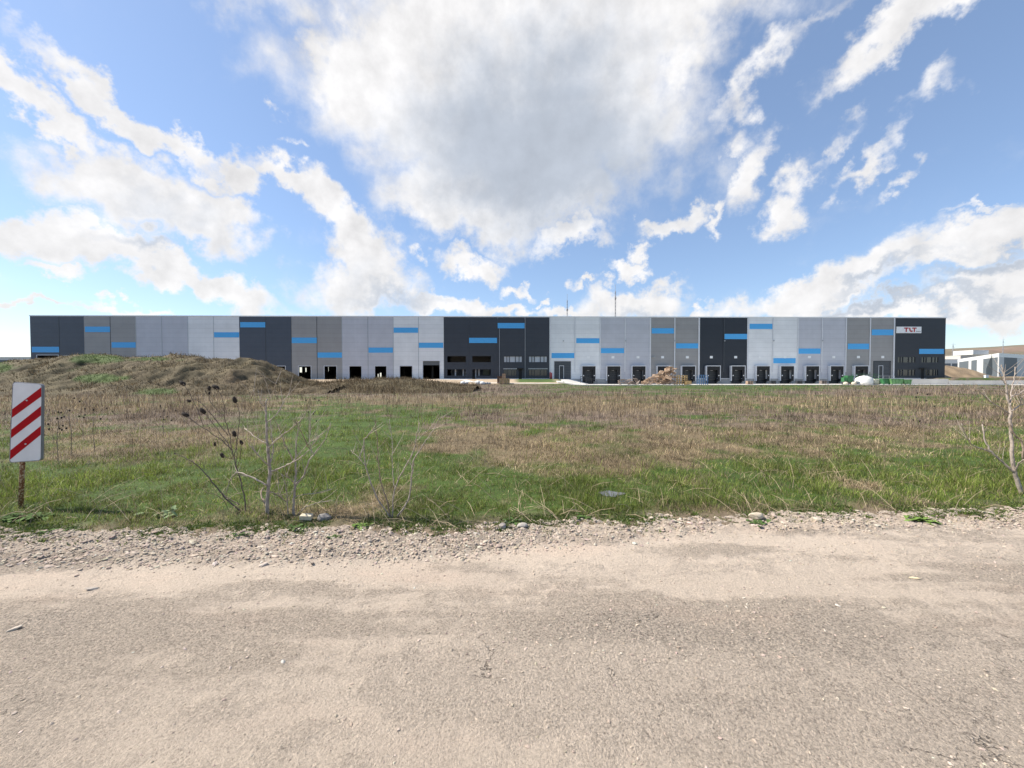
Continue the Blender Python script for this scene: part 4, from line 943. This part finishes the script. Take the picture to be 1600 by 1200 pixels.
# corner warehouse at far right: both faces panelled grey and white
mgp = mat('slate_cladding', (.115,.135,.155), .6, var=.08); mwh = mat('white_cladding', (.62,.61,.60), .55, var=.05)
cw = empty('white_warehouse', (0, 0, 0), 0, 'white warehouse with broad slate-grey panels at the right edge', 'warehouse')
def face(parent, P0, P1, segs, z0, z1f, trim, Z1=None):
    """wall from P0 to P1 (ground points); segs = fractions with panel kind"""
    P0, P1 = Vector(P0), Vector(P1); d = P1-P0; nrm = Vector((d.y, -d.x, 0)).normalized()*.06
    for a_, b_, k_ in segs:
        A, B = P0+d*a_, P0+d*b_; off = nrm*(1.6 if k_ == 'g' else 1)
        z_t = z1f-trim if k_ == 'g' else z1f
        vs = [A+off+Vector((0,0,z0)), B+off+Vector((0,0,z0)), B+off+Vector((0,0,z_t)), A+off+Vector((0,0,z_t)), A-off+Vector((0,0,z0)), B-off+Vector((0,0,z0)), B-off+Vector((0,0,z_t)), A-off+Vector((0,0,z_t))]
        MB().add(vs, [(0,1,2,3),(5,4,7,6),(3,2,6,7),(1,5,6,2),(4,0,3,7)]).build('slate_tone_panel' if k_ == 'g' else 'white_wall', mgp if k_ == 'g' else mwh, parent)
    vs = [P0+nrm*1.2+Vector((0,0,z1f-trim)), P1+nrm*1.2+Vector((0,0,z1f-trim)), P1+nrm*1.2+Vector((0,0,z1f)), P0+nrm*1.2+Vector((0,0,z1f))]
    vs += [v-nrm*3 for v in vs]
    MB().add(vs, [(0,1,2,3),(5,4,7,6),(3,2,6,7),(1,5,6,2),(4,0,3,7),(0,4,5,1)]).build('cornice', M_WHITE, parent)
Yc = 190.; zc_ = EYE + (HY-552.5)*Yc/F
def gp(px, Y): return ((px-CX)/F*Y, Y, 0)
Yl = Yc*(588-553.)/(588-562.5)
P_c, P_l, P_r = Vector(gp(1560, Yc)), Vector(gp(1496, Yl)), Vector(gp(1700, Yc*1.35))
def frac(P0, P1, px):
    u = (px-CX)/F; d = P1-P0; return (P0.x-u*P0.y)/(u*d.y-d.x)
fl = lambda p: frac(P_l, P_c, p)
face(cw, P_l, P_c, [(0, fl(1498.5), 'w'), (fl(1498.5), fl(1513), 'g'), (fl(1513), fl(1517.5), 'w'), (fl(1517.5), fl(1526), 'g'), (fl(1526), fl(1536), 'w'), (fl(1536), fl(1558.5), 'g'), (fl(1558.5), 1, 'w')], -.8, zc_, 1.9)
fr_ = lambda p: frac(P_c, P_r, p)
face(cw, P_c, P_r, [(0, fr_(1568), 'w'), (fr_(1568), fr_(1588), 'g'), (fr_(1588), fr_(1650), 'w'), (fr_(1650), fr_(1675), 'g'), (fr_(1675), 1, 'w')], -.8, zc_, 1.9)
PB = P_l + (P_r-P_c)
MB().add([tuple(P_l+Vector((0,0,zc_-.3))), tuple(P_c+Vector((0,0,zc_-.3))), tuple(P_r+Vector((0,0,zc_-.3))), tuple(PB+Vector((0,0,zc_-.3)))], [(0,1,2,3)]).build('roof', M_ROOF, cw)
P_q = P_l + (P_r-P_c)
MB().box(P_c.x-2, P_c.x+6, P_c.y+9, P_c.y+18, zc_-.2, zc_+2.1).build('roof_housing', mwh, cw)
for q in ((P_r, P_q), (P_q, P_l)):
    face(cw, q[0], q[1], [(0, 1, 'w')], -.8, zc_, 1.9)
# farther white warehouse behind it
def simplebuilding(name, px0, px1, ytop, Y, dep, label, seg=None, ysplit=None, m1=None, m2=None):
    x0, x1 = xat(px0, Y), xat(px1, Y); zt = EYE+(HY-ytop)*Y/F; e = empty(name, ((x0+x1)/2, Y, 0), 0, label, 'warehouse'); w_ = (x1-x0)/2
    zs = EYE+(HY-ysplit)*Y/F
    MB().box(-w_, w_, 0, dep, zs, zt).build('wall', m1 or mwh, e); MB().box(-w_+.1, w_-.1, .15, dep-.15, -2, zs-.02).build('slate_tone_panel', m2 or mgp, e)
    MB().box(-w_-.2, w_+.2, -.2, dep+.2, zt+.01, zt+.35).build('roof', M_ROOF, e)
    n_ = max(2, int((x1-x0)/24))
    for i in range(n_+1): q = -w_+(2*w_-1)*i/n_; MB().box(q, q+.8, -.1, .13, -2, zs-.02).build('pilaster', m1 or mwh, e)
    return e
simplebuilding('white_warehouse', 1470, 1502, 562.5, 300, 60, 'distant warehouse with a white band over grey, touching the dark end wall', ysplit=568.5)
simplebuilding('white_warehouse', 1500, 1536, 556.5, 420, 50, 'farthest cream warehouse with flat roof just below the hill', ysplit=562, m1=mat('cream_wall', (.6,.52,.46), .7), m2=mat('cream_wall_low', (.5,.45,.4), .7))
simplebuilding('white_warehouse', -160, 56, 558, 260, 50, 'low distant warehouse with white band beyond the left end of the long one', ysplit=561.8)
# scrub trees and hedges below the hill
M_FARVEG = attrmat('far_twigs', bump=0, nvar=.3, nscale=.5)
def far_bush(px, Y, w_, h_, label, seed):
    g_ = np.random.default_rng(seed); n = 500; x_ = xat(px, Y)
    zb = float(np.interp(Y, [1100, 1700], [0, 1]))
    base_z = .0 if Y < 1100 else float(np.interp(x_/1700., [.8, 1.0, 1.12, 1.2, 1.35], [30, 92, 116, 127, 139]))*float(sstep(0, 1, (Y-1100)/600)) - 2
    e = empty('bare_tree', (x_, Y, base_z), 0, label, 'tree', 'bare trees at the foot of the hill')
    MB().tube([(0,0,0), (.1,0,h_*.35), (0,.1,h_*.8)], [w_*.05, w_*.035, w_*.01], 6).build('trunk', M_WOODG, e)
    P = g_.normal(0, 1, (n, 3)); P /= np.linalg.norm(P, axis=1)[:, None]; P *= g_.random((n, 1))**.4
    P = P*np.array([w_/2, w_/2, h_*.4]) + np.array([0, 0, h_*.58]); d = g_.normal(0, 1, (n, 3))*w_*.09; q = g_.normal(0, 1, (n, 3))*w_*.03
    V = np.stack([P-d, P+d, P+q], 1).reshape(-1, 3)
    o = npmesh('crown', V, tris=np.arange(n*3).reshape(-1, 3), mat=M_FARVEG, col=np.repeat(np.array([.07,.06,.045])*g_.uniform(.5, 1.4, (n, 1)), 3, 0)); o.parent = e
for i, (p, Y_, w_, h_, lb) in enumerate([(1481, 800, 20, 26, 'dark bare tree touching the right edge of the anthracite end wall'), (1497, 850, 26, 32, 'wide bare tree over the white band of the distant warehouse'),
     (1520, 900, 34, 50, 'tallest darkest bare tree above the cream warehouse'), (1530, 900, 26, 44, 'bare tree immediately right of the darkest one'), (1541, 950, 40, 50, 'wide low bare tree left of the corner warehouse roof'), (1559, 1000, 44, 52, 'bare tree above the corner of the white warehouse')]):
    far_bush(p, Y_, w_, h_, lb, 300+i)

# ------------------------------------------------------------------ hazard marker sign
Ys = 4.62
sgn = empty('hazard_marker', (xat(26, Ys), Ys, 0), 0, 'red and white striped hazard marker board on a rusty post at the left', 'road sign')
base = Vector((xat(26, Ys), Ys, 0))
def lp(px, py, Y=Ys): return px3(px, py, Y) - base
post_top, post_bot = lp(38, 640, Ys+.03), lp(26, 797, Ys+.03); post_bot.z = -.1
mr = bpy.data.materials.new('rusty_paint'); mr.use_nodes = True; t = mr.node_tree; p = t.nodes['Principled BSDF']; o_ = t.nodes.new('ShaderNodeTexCoord').outputs['Object']
t.links.new(mixc(maprange(noise(o_, 45, 6, .72, t), .40, .52, t=t), (.50,.41,.28), (.16,.06,.022), t), p.inputs['Base Color']); p.inputs['Roughness'].default_value = .8
MB().tube([post_bot, post_top], .022, 14).build('post', mr, sgn, True)
# board corners as they stand in space; the board is turned a little
sgc = px3(39, 660, Ys-.01); sgn_n = Vector((.22, -1, .02)).normalized()
def onboard(px, py):
    d = px3(px, py, 1) - Vector((0, 0, EYE)); o = Vector((0, 0, EYE)); return o + d*((sgc-o).dot(sgn_n)/d.dot(sgn_n)) - base
TL, TR, BR_, BL = onboard(21, 596.5), onboard(65.5, 600), onboard(61, 718.5), onboard(12.5, 722)
ux, uy = (TR-TL), (TL-BL)
nrm = ux.cross(uy).normalized()
if nrm.y > 0: nrm = -nrm
def bp(u, v, off=0): return BL*(1-u)*(1-v) + BR_*u*(1-v) + TR*u*v + TL*(1-u)*v + nrm*off
def rounded(u0, u1, v0, v1, ru, rv, k=5):
    pts = []
    for cu, cv, a0 in ((u1-ru, v1-rv, 0), (u0+ru, v1-rv, 90), (u0+ru, v0+rv, 180), (u1-ru, v0+rv, 270)):
        for i in range(k+1): a = R(a0+90*i/k); pts.append((cu+ru*math.cos(a), cv+rv*math.sin(a)))
    return pts
def plate(uv, o0, o1):
    n = len(uv); vs = [bp(u, v, o1) for u, v in uv] + [bp(u, v, o0) for u, v in uv]
    return MB().add(vs, [tuple(range(n)), tuple(range(2*n-1, n-1, -1))] + [(i, i+n, (i+1) % n+n, (i+1) % n) for i in range(n)])
m_back = mat('aluminium_edge', (.20,.20,.22), .5, metal=.3); m_face = mat('white_sheeting', (.66,.65,.65), .5, var=.05, vs=6); m_red = mat('red_sheeting', (.36,.004,.008), .7, spec=.15, var=.06, vs=6)
plate(rounded(-.035, 1.0, -.008, 1.004, .09, .035), -.035, 0).build('backing', m_back, sgn)
uvs = rounded(.0, .985, .0, .998, .085, .032)
plate(uvs, .0005, .002).build('face', m_face, sgn)
# stripe edges read on the left and right side of the board (height fractions)
def v_l(py): return (722-py)/(722-596.5)
def v_r(py): return (718.5-py)/(718.5-600)
for (l0, l1, r0, r1) in ((639, 652.5, 604.5, 619), (671, 684.5, 634, 648.5), (703.5, 718, 665, 679)):
    ul, ur = .0, .985
    plate([(ul, v_l(l1)), (ur, v_r(r1)), (ur, v_r(r0)), (ul, v_l(l0))], .0025, .0035).build('red_stripe', m_red, sgn)

for v_ in (.22, .78):
    c_ = bp(.5, v_, .004); MB().tube([c_, c_+nrm*.006], .009, 10).build('bolt', M_STEEL, sgn)
    c0, c1 = bp(.42, v_, -.038), bp(.62, v_, -.038); MB().tube([c0, c1], .012, 6).build('bracket', m_back, sgn)
# ------------------------------------------------------------------ saplings and stalks by the road
M_BARK = mat('pale_bark', (.36,.30,.25), .85, var=.28, vs=22, bump=.5, bs=60)
M_BARKD = mat('dark_bark', (.24,.18,.135), .85, var=.3, vs=20, bump=.4, bs=60)
M_STALK = mat('dry_stalk', (.40,.31,.20), .8, var=.25, vs=18)
M_TSTEM = mat('teasel_stem', (.12,.09,.068), .8, var=.2, vs=18)
M_TEASEL = mat('teasel_brown', (.028,.019,.014), .9, var=.4, vs=60)
def crom(P, k=4):
    out = []
    for i in range(len(P)-1):
        p0, p1, p2, p3 = P[max(i-1, 0)], P[i], P[i+1], P[min(i+2, len(P)-1)]
        for j in range(k):
            t = j/k; out.append(.5*((2*p1)+(-p0+p2)*t+(2*p0-5*p1+4*p2-p3)*t*t+(-p0+3*p1-3*p2+p3)*t**3))
    out.append(P[-1]); return out
def branch(pts, Y, r0, r1, base, seed, dy=.25, start_dy=0., name='branch', mt=None, parent=None, knots=True):
    r1 = max(r1*1.15, .0028); r0 = max(r0, r1)
    rr = random.Random(seed); slope = rr.uniform(-dy, dy)
    P = []
    for i, (a, b) in enumerate(pts):
        t = i/max(1, len(pts)-1); P.append(px3(a, b, Y+start_dy+slope*t) - base)
    Q = crom(P, 5); n = len(Q); ra = []
    for i, q in enumerate(Q):
        t = i/(n-1); ra.append((r0*(1-t)+r1*t)*(1+.10*rr.uniform(-1, 1)) )
        if knots and 0 < i < n-1: q += Vector((rr.gauss(0, .003), rr.gauss(0, .003), rr.gauss(0, .003)))
    return MB().tube(Q, ra, 8).build(name, mt or M_BARK, parent, True), Q
def twigs(Q, base, n, seed, parent, mt, lo=.08, hi=.3, r=.003):
    rr = random.Random(seed)
    for k in range(n):
        m = MB(); i = rr.randint(len(Q)//4, len(Q)-2); p = Q[i]; d = (Q[i+1]-Q[i]).normalized(); s_ = Vector((rr.uniform(-1, 1), rr.uniform(-1, 1), rr.uniform(-.2, .9)))
        v = (d*.8+s_).normalized(); l = rr.uniform(lo, hi); b = p+v*l*.5+Vector((0, 0, l*.04)); c = p+v*l+Vector((rr.uniform(-.01, .01), 0, l*.16))
        m.tube([p, b, c], [r, r*.8, r*.4], 4); m.build('twig', mt, parent)
z8 = lambda L_: [(260+.2875*a, 580+.2875*b) for a, b in L_]
zr = lambda L_: [(1400+.23333*a, 560+.23333*b) for a, b in L_]
def sapling(label, Y, trunk, tr, brs, conv, seed, mt=None, brmt=None, tw=10, name='bare_sapling'):
    mt = mt or M_BARK; tp = conv(trunk); b0 = Vector((px3(tp[0][0], tp[0][1], Y).x, Y, 0))
    e = empty(name, b0, 0, label, 'sapling')
    tp[0] = (tp[0][0], HY+F*(EYE+.04)/Y)
    _, Q = branch(tp, Y, tr[0], tr[1], b0, seed, .1, name='trunk', mt=mt, parent=e); twigs(Q, b0, tw//2, seed+1, e, mt)
    for i, br in enumerate(brs):
        pts, r0, r1 = br[:3]; m_ = br[3] if len(br) > 3 else mt
        _, Q = branch(conv(pts), Y, r0, r1, b0, seed+10+i, .28, mt=m_, parent=e)
        if len(pts) > 2: twigs(Q, b0, tw//2, seed+40+i, e, m_)
    return e
sapling('tallest bare sapling with pale trunk, left of the twin-stemmed one', 4.42, [(535,785),(545,620),(555,560),(548,450),(540,350),(540,280),(538,200),(545,150)], (.022,.006),
 [([(548,275),(600,230),(640,160),(675,95)],.006,.0025),([(538,205),(500,160),(470,105)],.005,.002),([(543,190),(575,130),(595,60)],.005,.002),([(556,520),(500,465),(450,405)],.008,.003),
  ([(552,415),(610,360),(690,300),(740,250),(765,210)],.008,.003),([(566,545),(640,515),(690,490),(760,440),(830,350)],.009,.003),([(540,622),(450,575),(380,553),(340,590),(315,665)],.010,.004),
  ([(558,500),(575,440),(570,350),(558,230)],.008,.003),([(545,395),(470,350),(420,310)],.005,.002),([(545,650),(600,680),(650,720)],.006,.003,M_BARKD),([(538,740),(505,680),(515,640)],.010,.006,M_BARKD)], z8, 500)
sapling('bare sapling with curved forked stem, right of the tallest one', 4.38, [(680,805),(685,700),(692,620),(697,560),(697,490),(700,420),(715,300),(740,230)], (.015,.003),
 [([(692,622),(740,570),(770,490),(795,455),(860,370),(890,280)],.010,.003),([(795,455),(775,400),(780,320),(785,200)],.005,.002),([(690,490),(650,420),(620,340),(605,290)],.007,.003,M_BARKD),
  ([(775,425),(740,350),(690,260)],.005,.002,M_BARKD),([(694,615),(660,580),(640,560)],.005,.003),([(652,805),(650,700),(640,620),(620,560)],.007,.003),([(650,720),(620,690),(590,665)],.005,.003),
  ([(690,800),(720,770),(760,735),(850,710)],.006,.003),([(688,690),(720,675),(800,668),(880,645)],.005,.002),([(700,470),(760,400),(830,350)],.004,.002)], z8, 600)
sapling('spreading thin-stemmed bare sapling in the middle of the verge', 4.30, [(1220,838),(1190,700),(1160,590),(1148,480),(1145,380),(1130,240)], (.009,.002),
 [([(1218,810),(1130,670),(1080,520),(1070,380),(1085,360),(1130,310)],.008,.003,M_BARK),([(1080,520),(1040,470),(1000,430)],.004,.002,M_BARK),([(1222,810),(1235,650),(1290,530),(1340,440),(1360,340),(1375,280)],.009,.003,M_BARK),
  ([(1250,795),(1310,700),(1330,560),(1345,480),(1400,390),(1450,320),(1480,255)],.010,.003,M_BARK),([(1235,640),(1225,540),(1225,400),(1210,260)],.005,.002,M_BARK),([(1330,515),(1290,470)],.004,.002,M_BARK),([(1360,375),(1400,340),(1435,310)],.004,.002,M_BARK)], z8, 700, mt=M_BARKD)
sapling('bare sapling with pale grey trunk cut off by the right edge', 5.15, [(870,935),(830,830),(800,720),(785,560),(775,450),(770,380),(768,330),(745,240),(735,170),(720,110),(705,45)], (.024,.005),
 [([(803,765),(740,710),(660,640),(610,560),(585,445)],.014,.006),([(650,632),(580,610),(520,580),(480,530),(445,440)],.008,.004),([(762,375),(690,325),(640,300),(590,250),(545,200)],.009,.004),
  ([(770,320),(775,220),(790,150),(795,60)],.008,.004),([(778,355),(830,320),(890,300)],.008,.004),([(773,262),(820,240),(890,205)],.007,.004),([(745,240),(715,215)],.006,.004),([(735,175),(715,150),(690,95)],.005,.003),
  ([(835,315),(850,270),(875,230)],.005,.003),([(765,440),(800,510),(857,570),(862,680)],.006,.008,M_BARKD),([(812,770),(835,710),(880,680)],.010,.006)], zr, 800, tw=8)
# teasels
def teasel(label, Y, stems, heads, conv, basept, seed, hs=.034):
    bb = conv([basept])[0]; b0 = Vector((px3(bb[0], 700, Y).x, Y, 0)); e = empty('teasel', b0, 0, label, 'teasel', 'teasels in the verge')
    for i, (st_, r0, r1) in enumerate(stems): branch(conv(st_), Y, r0, r1, b0, seed+i, .10, name='stem', mt=M_TSTEM, parent=e)
    rr = random.Random(seed)
    for i, (hx_, hy_, ang, sc_) in enumerate(heads):
        q = conv([(hx_, hy_)])[0]; P = px3(q[0], q[1], Y+rr.uniform(-.05, .05)) - b0
        n = 260; m = MB(); prof = [(0, -1.5), (.55, -1.25), (.95, -.5), (1, .2), (.75, 1.0), (.3, 1.5), (0, 1.6)]
        m.lathe([(max(r_*hs*sc_*.55, .0004), z_*hs*sc_*.72) for r_, z_ in prof], 10)
        for k in range(60):
            a = rr.uniform(0, 6.28); zf = rr.uniform(-1.2, 1.5); rr0 = hs*sc_*.5*math.sqrt(max(.05, 1-(zf/1.65)**2)); c0 = Vector((math.cos(a)*rr0, math.sin(a)*rr0, zf*hs*sc_*.7))
            m.tube([c0, c0+Vector((math.cos(a), math.sin(a), .7))*hs*sc_*.28], [.0012, .0004], 3)
        for k in range(5): a = k*1.26; m.tube([(0,0,-1.4*hs*sc_*.7), (math.cos(a)*hs*sc_, math.sin(a)*hs*sc_, -.5*hs*sc_)], [.0014, .0006], 3)
        o = m.build('seed_head', M_TEASEL, e, True); o.location = P; o.rotation_euler = (0, R(ang), 0)
teasel('branched dead teasel with large dark seed heads left of the tallest sapling', 4.46,
 [([(425,800),(415,690),(385,560),(350,430)],.008,.005),([(350,430),(290,370),(200,310),(100,237)],.005,.003),([(350,430),(320,380),(260,300),(195,217)],.005,.003),([(348,430),(335,330),(312,250),(315,200),(285,110),(272,92)],.0045,.0025),
  ([(332,350),(240,230),(165,155),(122,162)],.004,.002),([(362,470),(392,300),(388,200),(371,158)],.004,.002),([(378,520),(398,450),(402,390)],.003,.002),([(372,500),(378,420),(366,343)],.003,.002),([(315,250),(240,170),(232,120)],.003,.002),([(365,480),(320,470),(298,460)],.003,.002),([(200,300),(130,130),(92,68)],.003,.002)],
 [(88,64,-50,1.15),(232,92,0,.8),(268,86,-60,1.25),(120,160,-60,.7),(195,215,-40,1.2),(370,155,-15,1.1),(100,235,-60,1.25),(365,340,-20,1.05),(402,387,-20,.8),(258,397,0,.6),(297,458,-30,.95),(232,118,0,.5)], z8, (425,800), 900)
teasel('low broken teasel stem arching leftward over the grass', 4.5, [([(395,765),(320,700),(270,640),(190,545),(130,490),(40,450)],.009,.003),([(385,728),(320,690),(270,640)],.006,.005),([(330,800),(300,700),(200,655)],.003,.002)],
 [(40,448,-60,.35)], z8, (395,765), 950)
# smaller seed-headed weeds further left
wl = [(345,4,.0),(0,0,0)]
rr = random.Random(77)
for i, (p, py_, hgt_, lb) in enumerate([(88,724,.95,'slender seed-headed weed just right of the hazard marker'),(108,712,1.0,'tall seed-headed weed second right of the hazard marker'),(146,706,.85,'seed-headed weed leaning right near the fallen stems'),(255,690,1.0,'seed-headed weed behind the broken teasel stem'),(480,700,1.0,'seed-headed weed standing behind the forked sapling'),(1445,700,1.1,'seed-headed weed left of the right-edge sapling')]):
    Yp = F*EYE/(py_-HY); x_ = xat(p, Yp); e = empty('seeding_weed', (x_, Yp, hgt(x_, Yp)), 0, lb, 'weed')
    top = Vector((rr.uniform(-.08, .08), 0, hgt_)); mid = Vector((rr.uniform(-.04, .04), 0, hgt_*.5)); MB().tube([(0,0,-.03), mid, top], [.006, .005, .003], 5).build('stem', M_BARKD, e)
    for k in range(7):
        z_ = rr.uniform(.4, 1); p0 = top*z_; p1 = p0 + Vector((rr.uniform(-.22, .22), rr.uniform(-.1, .1), rr.uniform(.04, .2))); MB().tube([p0, p1], [.003, .0018], 4).build('side_stem', M_BARKD, e)
        MB().lathe([(.001, -.02), (.014, -.005), (.014, .01), (.001, .024)], 7, tuple(p1)).build('seed_head', M_TEASEL, e, True)
# leafy clumps
M_LEAF = mat('broad_leaf', (.075,.125,.035), .85, var=.3, vs=8, spec=.15)
M_LEAFY = mat('bright_leaf', (.14,.22,.05), .85, var=.3, vs=8, spec=.15)
M_LEAFP = mat('pale_leaf', (.20,.26,.13), .85, var=.2, vs=8, spec=.15)
def leafy(px, py, n, ln, mt, label, seed, up_=.5):
    Yp = F*EYE/(py-HY); x_ = xat(px, Yp); e = empty('leafy_weed', (x_, Yp, hgt(x_, Yp)), 0, label, 'weed'); rr = random.Random(seed); m = MB()
    for k in range(n):
        a = rr.uniform(0, 6.28); el = rr.uniform(.15, 1.0)*up_*1.6; l = ln*rr.uniform(.6, 1.2); w_ = l*rr.uniform(.15, .24); d = Vector((math.cos(a)*math.cos(el), math.sin(a)*math.cos(el), math.sin(el))); s_ = Vector((-math.sin(a), math.cos(a), 0))
        o = Vector((rr.gauss(0, ln*.6), rr.gauss(0, ln*.4), .03)); pts = []
        for t_, wf in ((0, .25), (.3, .9), (.6, 1), (.85, .55), (1, .03)):
            c = o + d*l*t_ + Vector((0, 0, -.45*l*t_*t_)); pts += [c+s_*w_*wf, c-Vector((0, 0, w_*wf*.35)), c-s_*w_*wf]
        m.add(pts, [f for i in range(4) for f in ((3*i, 3*i+1, 3*i+4, 3*i+3), (3*i+1, 3*i+2, 3*i+5, 3*i+4))])
    m.build('leaves', mt, e, True); MB().tube([(0,0,-.02), (0,0,.03)], .008, 6).build('stem', M_BARKD, e)
    return e
leafy(12, 815, 26, .13, M_LEAF, 'broad-leaved weed clump at the foot of the hazard marker, nearest the left edge', 1)
leafy(52, 812, 22, .12, M_LEAF, 'broad-leaved weed clump right of the foot of the hazard marker', 2)
leafy(268, 806, 14, .14, M_LEAFP, 'weed with pale upright leaves left of the saplings', 3, .8)
leafy(1440, 818, 40, .10, M_LEAFY, 'bright yellow-green weed clump at the right of the verge', 4)
leafy(1185, 824, 16, .09, M_LEAF, 'small dark green weed beside the beige boulder', 5)
leafy(560, 828, 22, .07, M_LEAFY, 'low bright weed at the foot of the spreading sapling', 6)
leafy(800, 820, 28, .07, M_LEAF, 'low dark weed patch at the edge of the gravel in the middle', 7)
leafy(910, 815, 24, .08, M_LEAF, 'low weed tuft right of the middle weed patch', 8)
leafy(460, 830, 26, .07, M_LEAF, 'low weed tuft in front of the pale brick', 9)
leafy(520, 845, 18, .06, M_LEAF, 'small weed growing out of the gravel', 10)
leafy(70, 838, 22, .07, M_LEAF, 'flat green weed on the gravel near the left edge', 11)
leafy(370, 842, 16, .06, M_LEAF, 'flat green weed on the gravel before the saplings', 12)
# individual rocks
def rock(px, py, r_, sq, col_, label, seed):
    Yp = F*EYE/(py-HY); x_ = xat(px, Yp); g_ = np.random.default_rng(seed)
    V = IVs.copy(); nrm_ = np.ones(len(V))
    for k in range(9): d = g_.normal(0, 1, 3); d /= np.linalg.norm(d); c_ = g_.uniform(.55, .9); dd = V@d; V = V - np.outer(np.maximum(dd-c_, 0), d)
    V = V*np.array([r_*sq[0], r_*sq[1], r_*sq[2]]); o = npmesh('rock', V, tris=IFs, mat=mat('rock_stone', col_, .9, var=.2, vs=18, bump=.6, bs=50), smooth=False)
    z_ = hgt(x_, Yp) if Yp > float(Yb(np.array([x_]))[0]) else float(zlook(np.array([x_]), np.array([Yp]))[0])
    o.location = (x_, Yp, z_ + r_*sq[2]*.45); o.rotation_euler = (g_.uniform(-.2, .2), g_.uniform(-.2, .2), g_.uniform(0, 3)); return tag(o, label, 'rock')
rock(1183, 815, .085, (1, .7, .55), (.52,.44,.33), 'largest beige rock at the grass edge, right of the middle', 1)
rock(1278, 819, .055, (1, .8, .6), (.52,.45,.35), 'small beige rock right of the largest beige one', 2)
rock(505, 814, .075, (1, .9, .75), (.24,.22,.20), 'rounded grey rock in the grass right of the forked sapling', 3)
rock(785, 828, .05, (1, .8, .7), (.36,.31,.27), 'brown-grey rock on the gravel in the middle', 4)
rock(815, 827, .06, (1.2, .8, .6), (.40,.36,.31), 'flat pale rock next to the brown-grey one', 5)
rock(745, 838, .035, (1.3, .8, .6), (.42,.38,.33), 'small pale rock lying on the gravel left of the flat one', 6)
rock(1315, 952, .014, (1.2, .9, .5), (.62,.56,.48), 'white stone on the road at right, nearer the camera', 7)
rock(1436, 908, .02, (1.8, .6, .4), (.66,.56,.36), 'yellowish sliver of stone on the road at far right', 8)
rock(136, 922, .028, (1.6, .8, .4), (.42,.36,.30), 'long flat pale stone on the road at left', 9)
rock(12, 986, .026, (1.5, .9, .4), (.44,.38,.31), 'flat pale stone on the road at the left edge', 10)
rock(437, 1038, .014, (1, .9, .6), (.6,.55,.48), 'round white stone on the road left of the middle', 11)
bk = MB().box(-.06, .06, -.04, .04, 0, .05).build('brick', mat('pale_brick', (.58,.50,.36), .9, var=.15, vs=20), None, bevel=.006)
bk.location = (xat(476, 4.22), 4.22, .03); bk.rotation_euler = (.05, .08, .15); tag(bk, 'pale yellowish broken brick below the forked sapling', 'brick')
# dry fallen stems near the verge
M_ST = attrmat('dead_stem', bump=0, nvar=.2, nscale=20)
m = MB(); rr = random.Random(55)
for k in range(480):
    py_ = rr.choice([rr.uniform(740, 826), rr.uniform(790, 830), rr.uniform(690, 760)]); p = rr.uniform(-40, 1640); 
    if rr.random() < .35: p = rr.choice([rr.gauss(620, 70), rr.gauss(1290, 130), rr.gauss(830, 60)])
    Yp = F*EYE/(py_-HY); x_ = xat(p, Yp); l = rr.uniform(.12, .5); a = rr.uniform(0, 6.28); el = rr.uniform(0, .65) if rr.random() < .88 else rr.uniform(1.0, 1.4)
    if Yp < float(Yb(np.array([x_]))[0]): continue
    o = Vector((x_, Yp, hgt(x_, Yp)+.02)); d = Vector((math.cos(a)*math.cos(el), math.sin(a)*math.cos(el), math.sin(el)))
    m.tube([o, o+d*l*.5+Vector((0, 0, l*.07)), o+d*l], [.0028, .0024, .0012], 4)
tag(m.build('fallen_stems', M_STALK), 'thin pale fallen stems tangled through the verge grass', 'dead stems', kind='stuff')
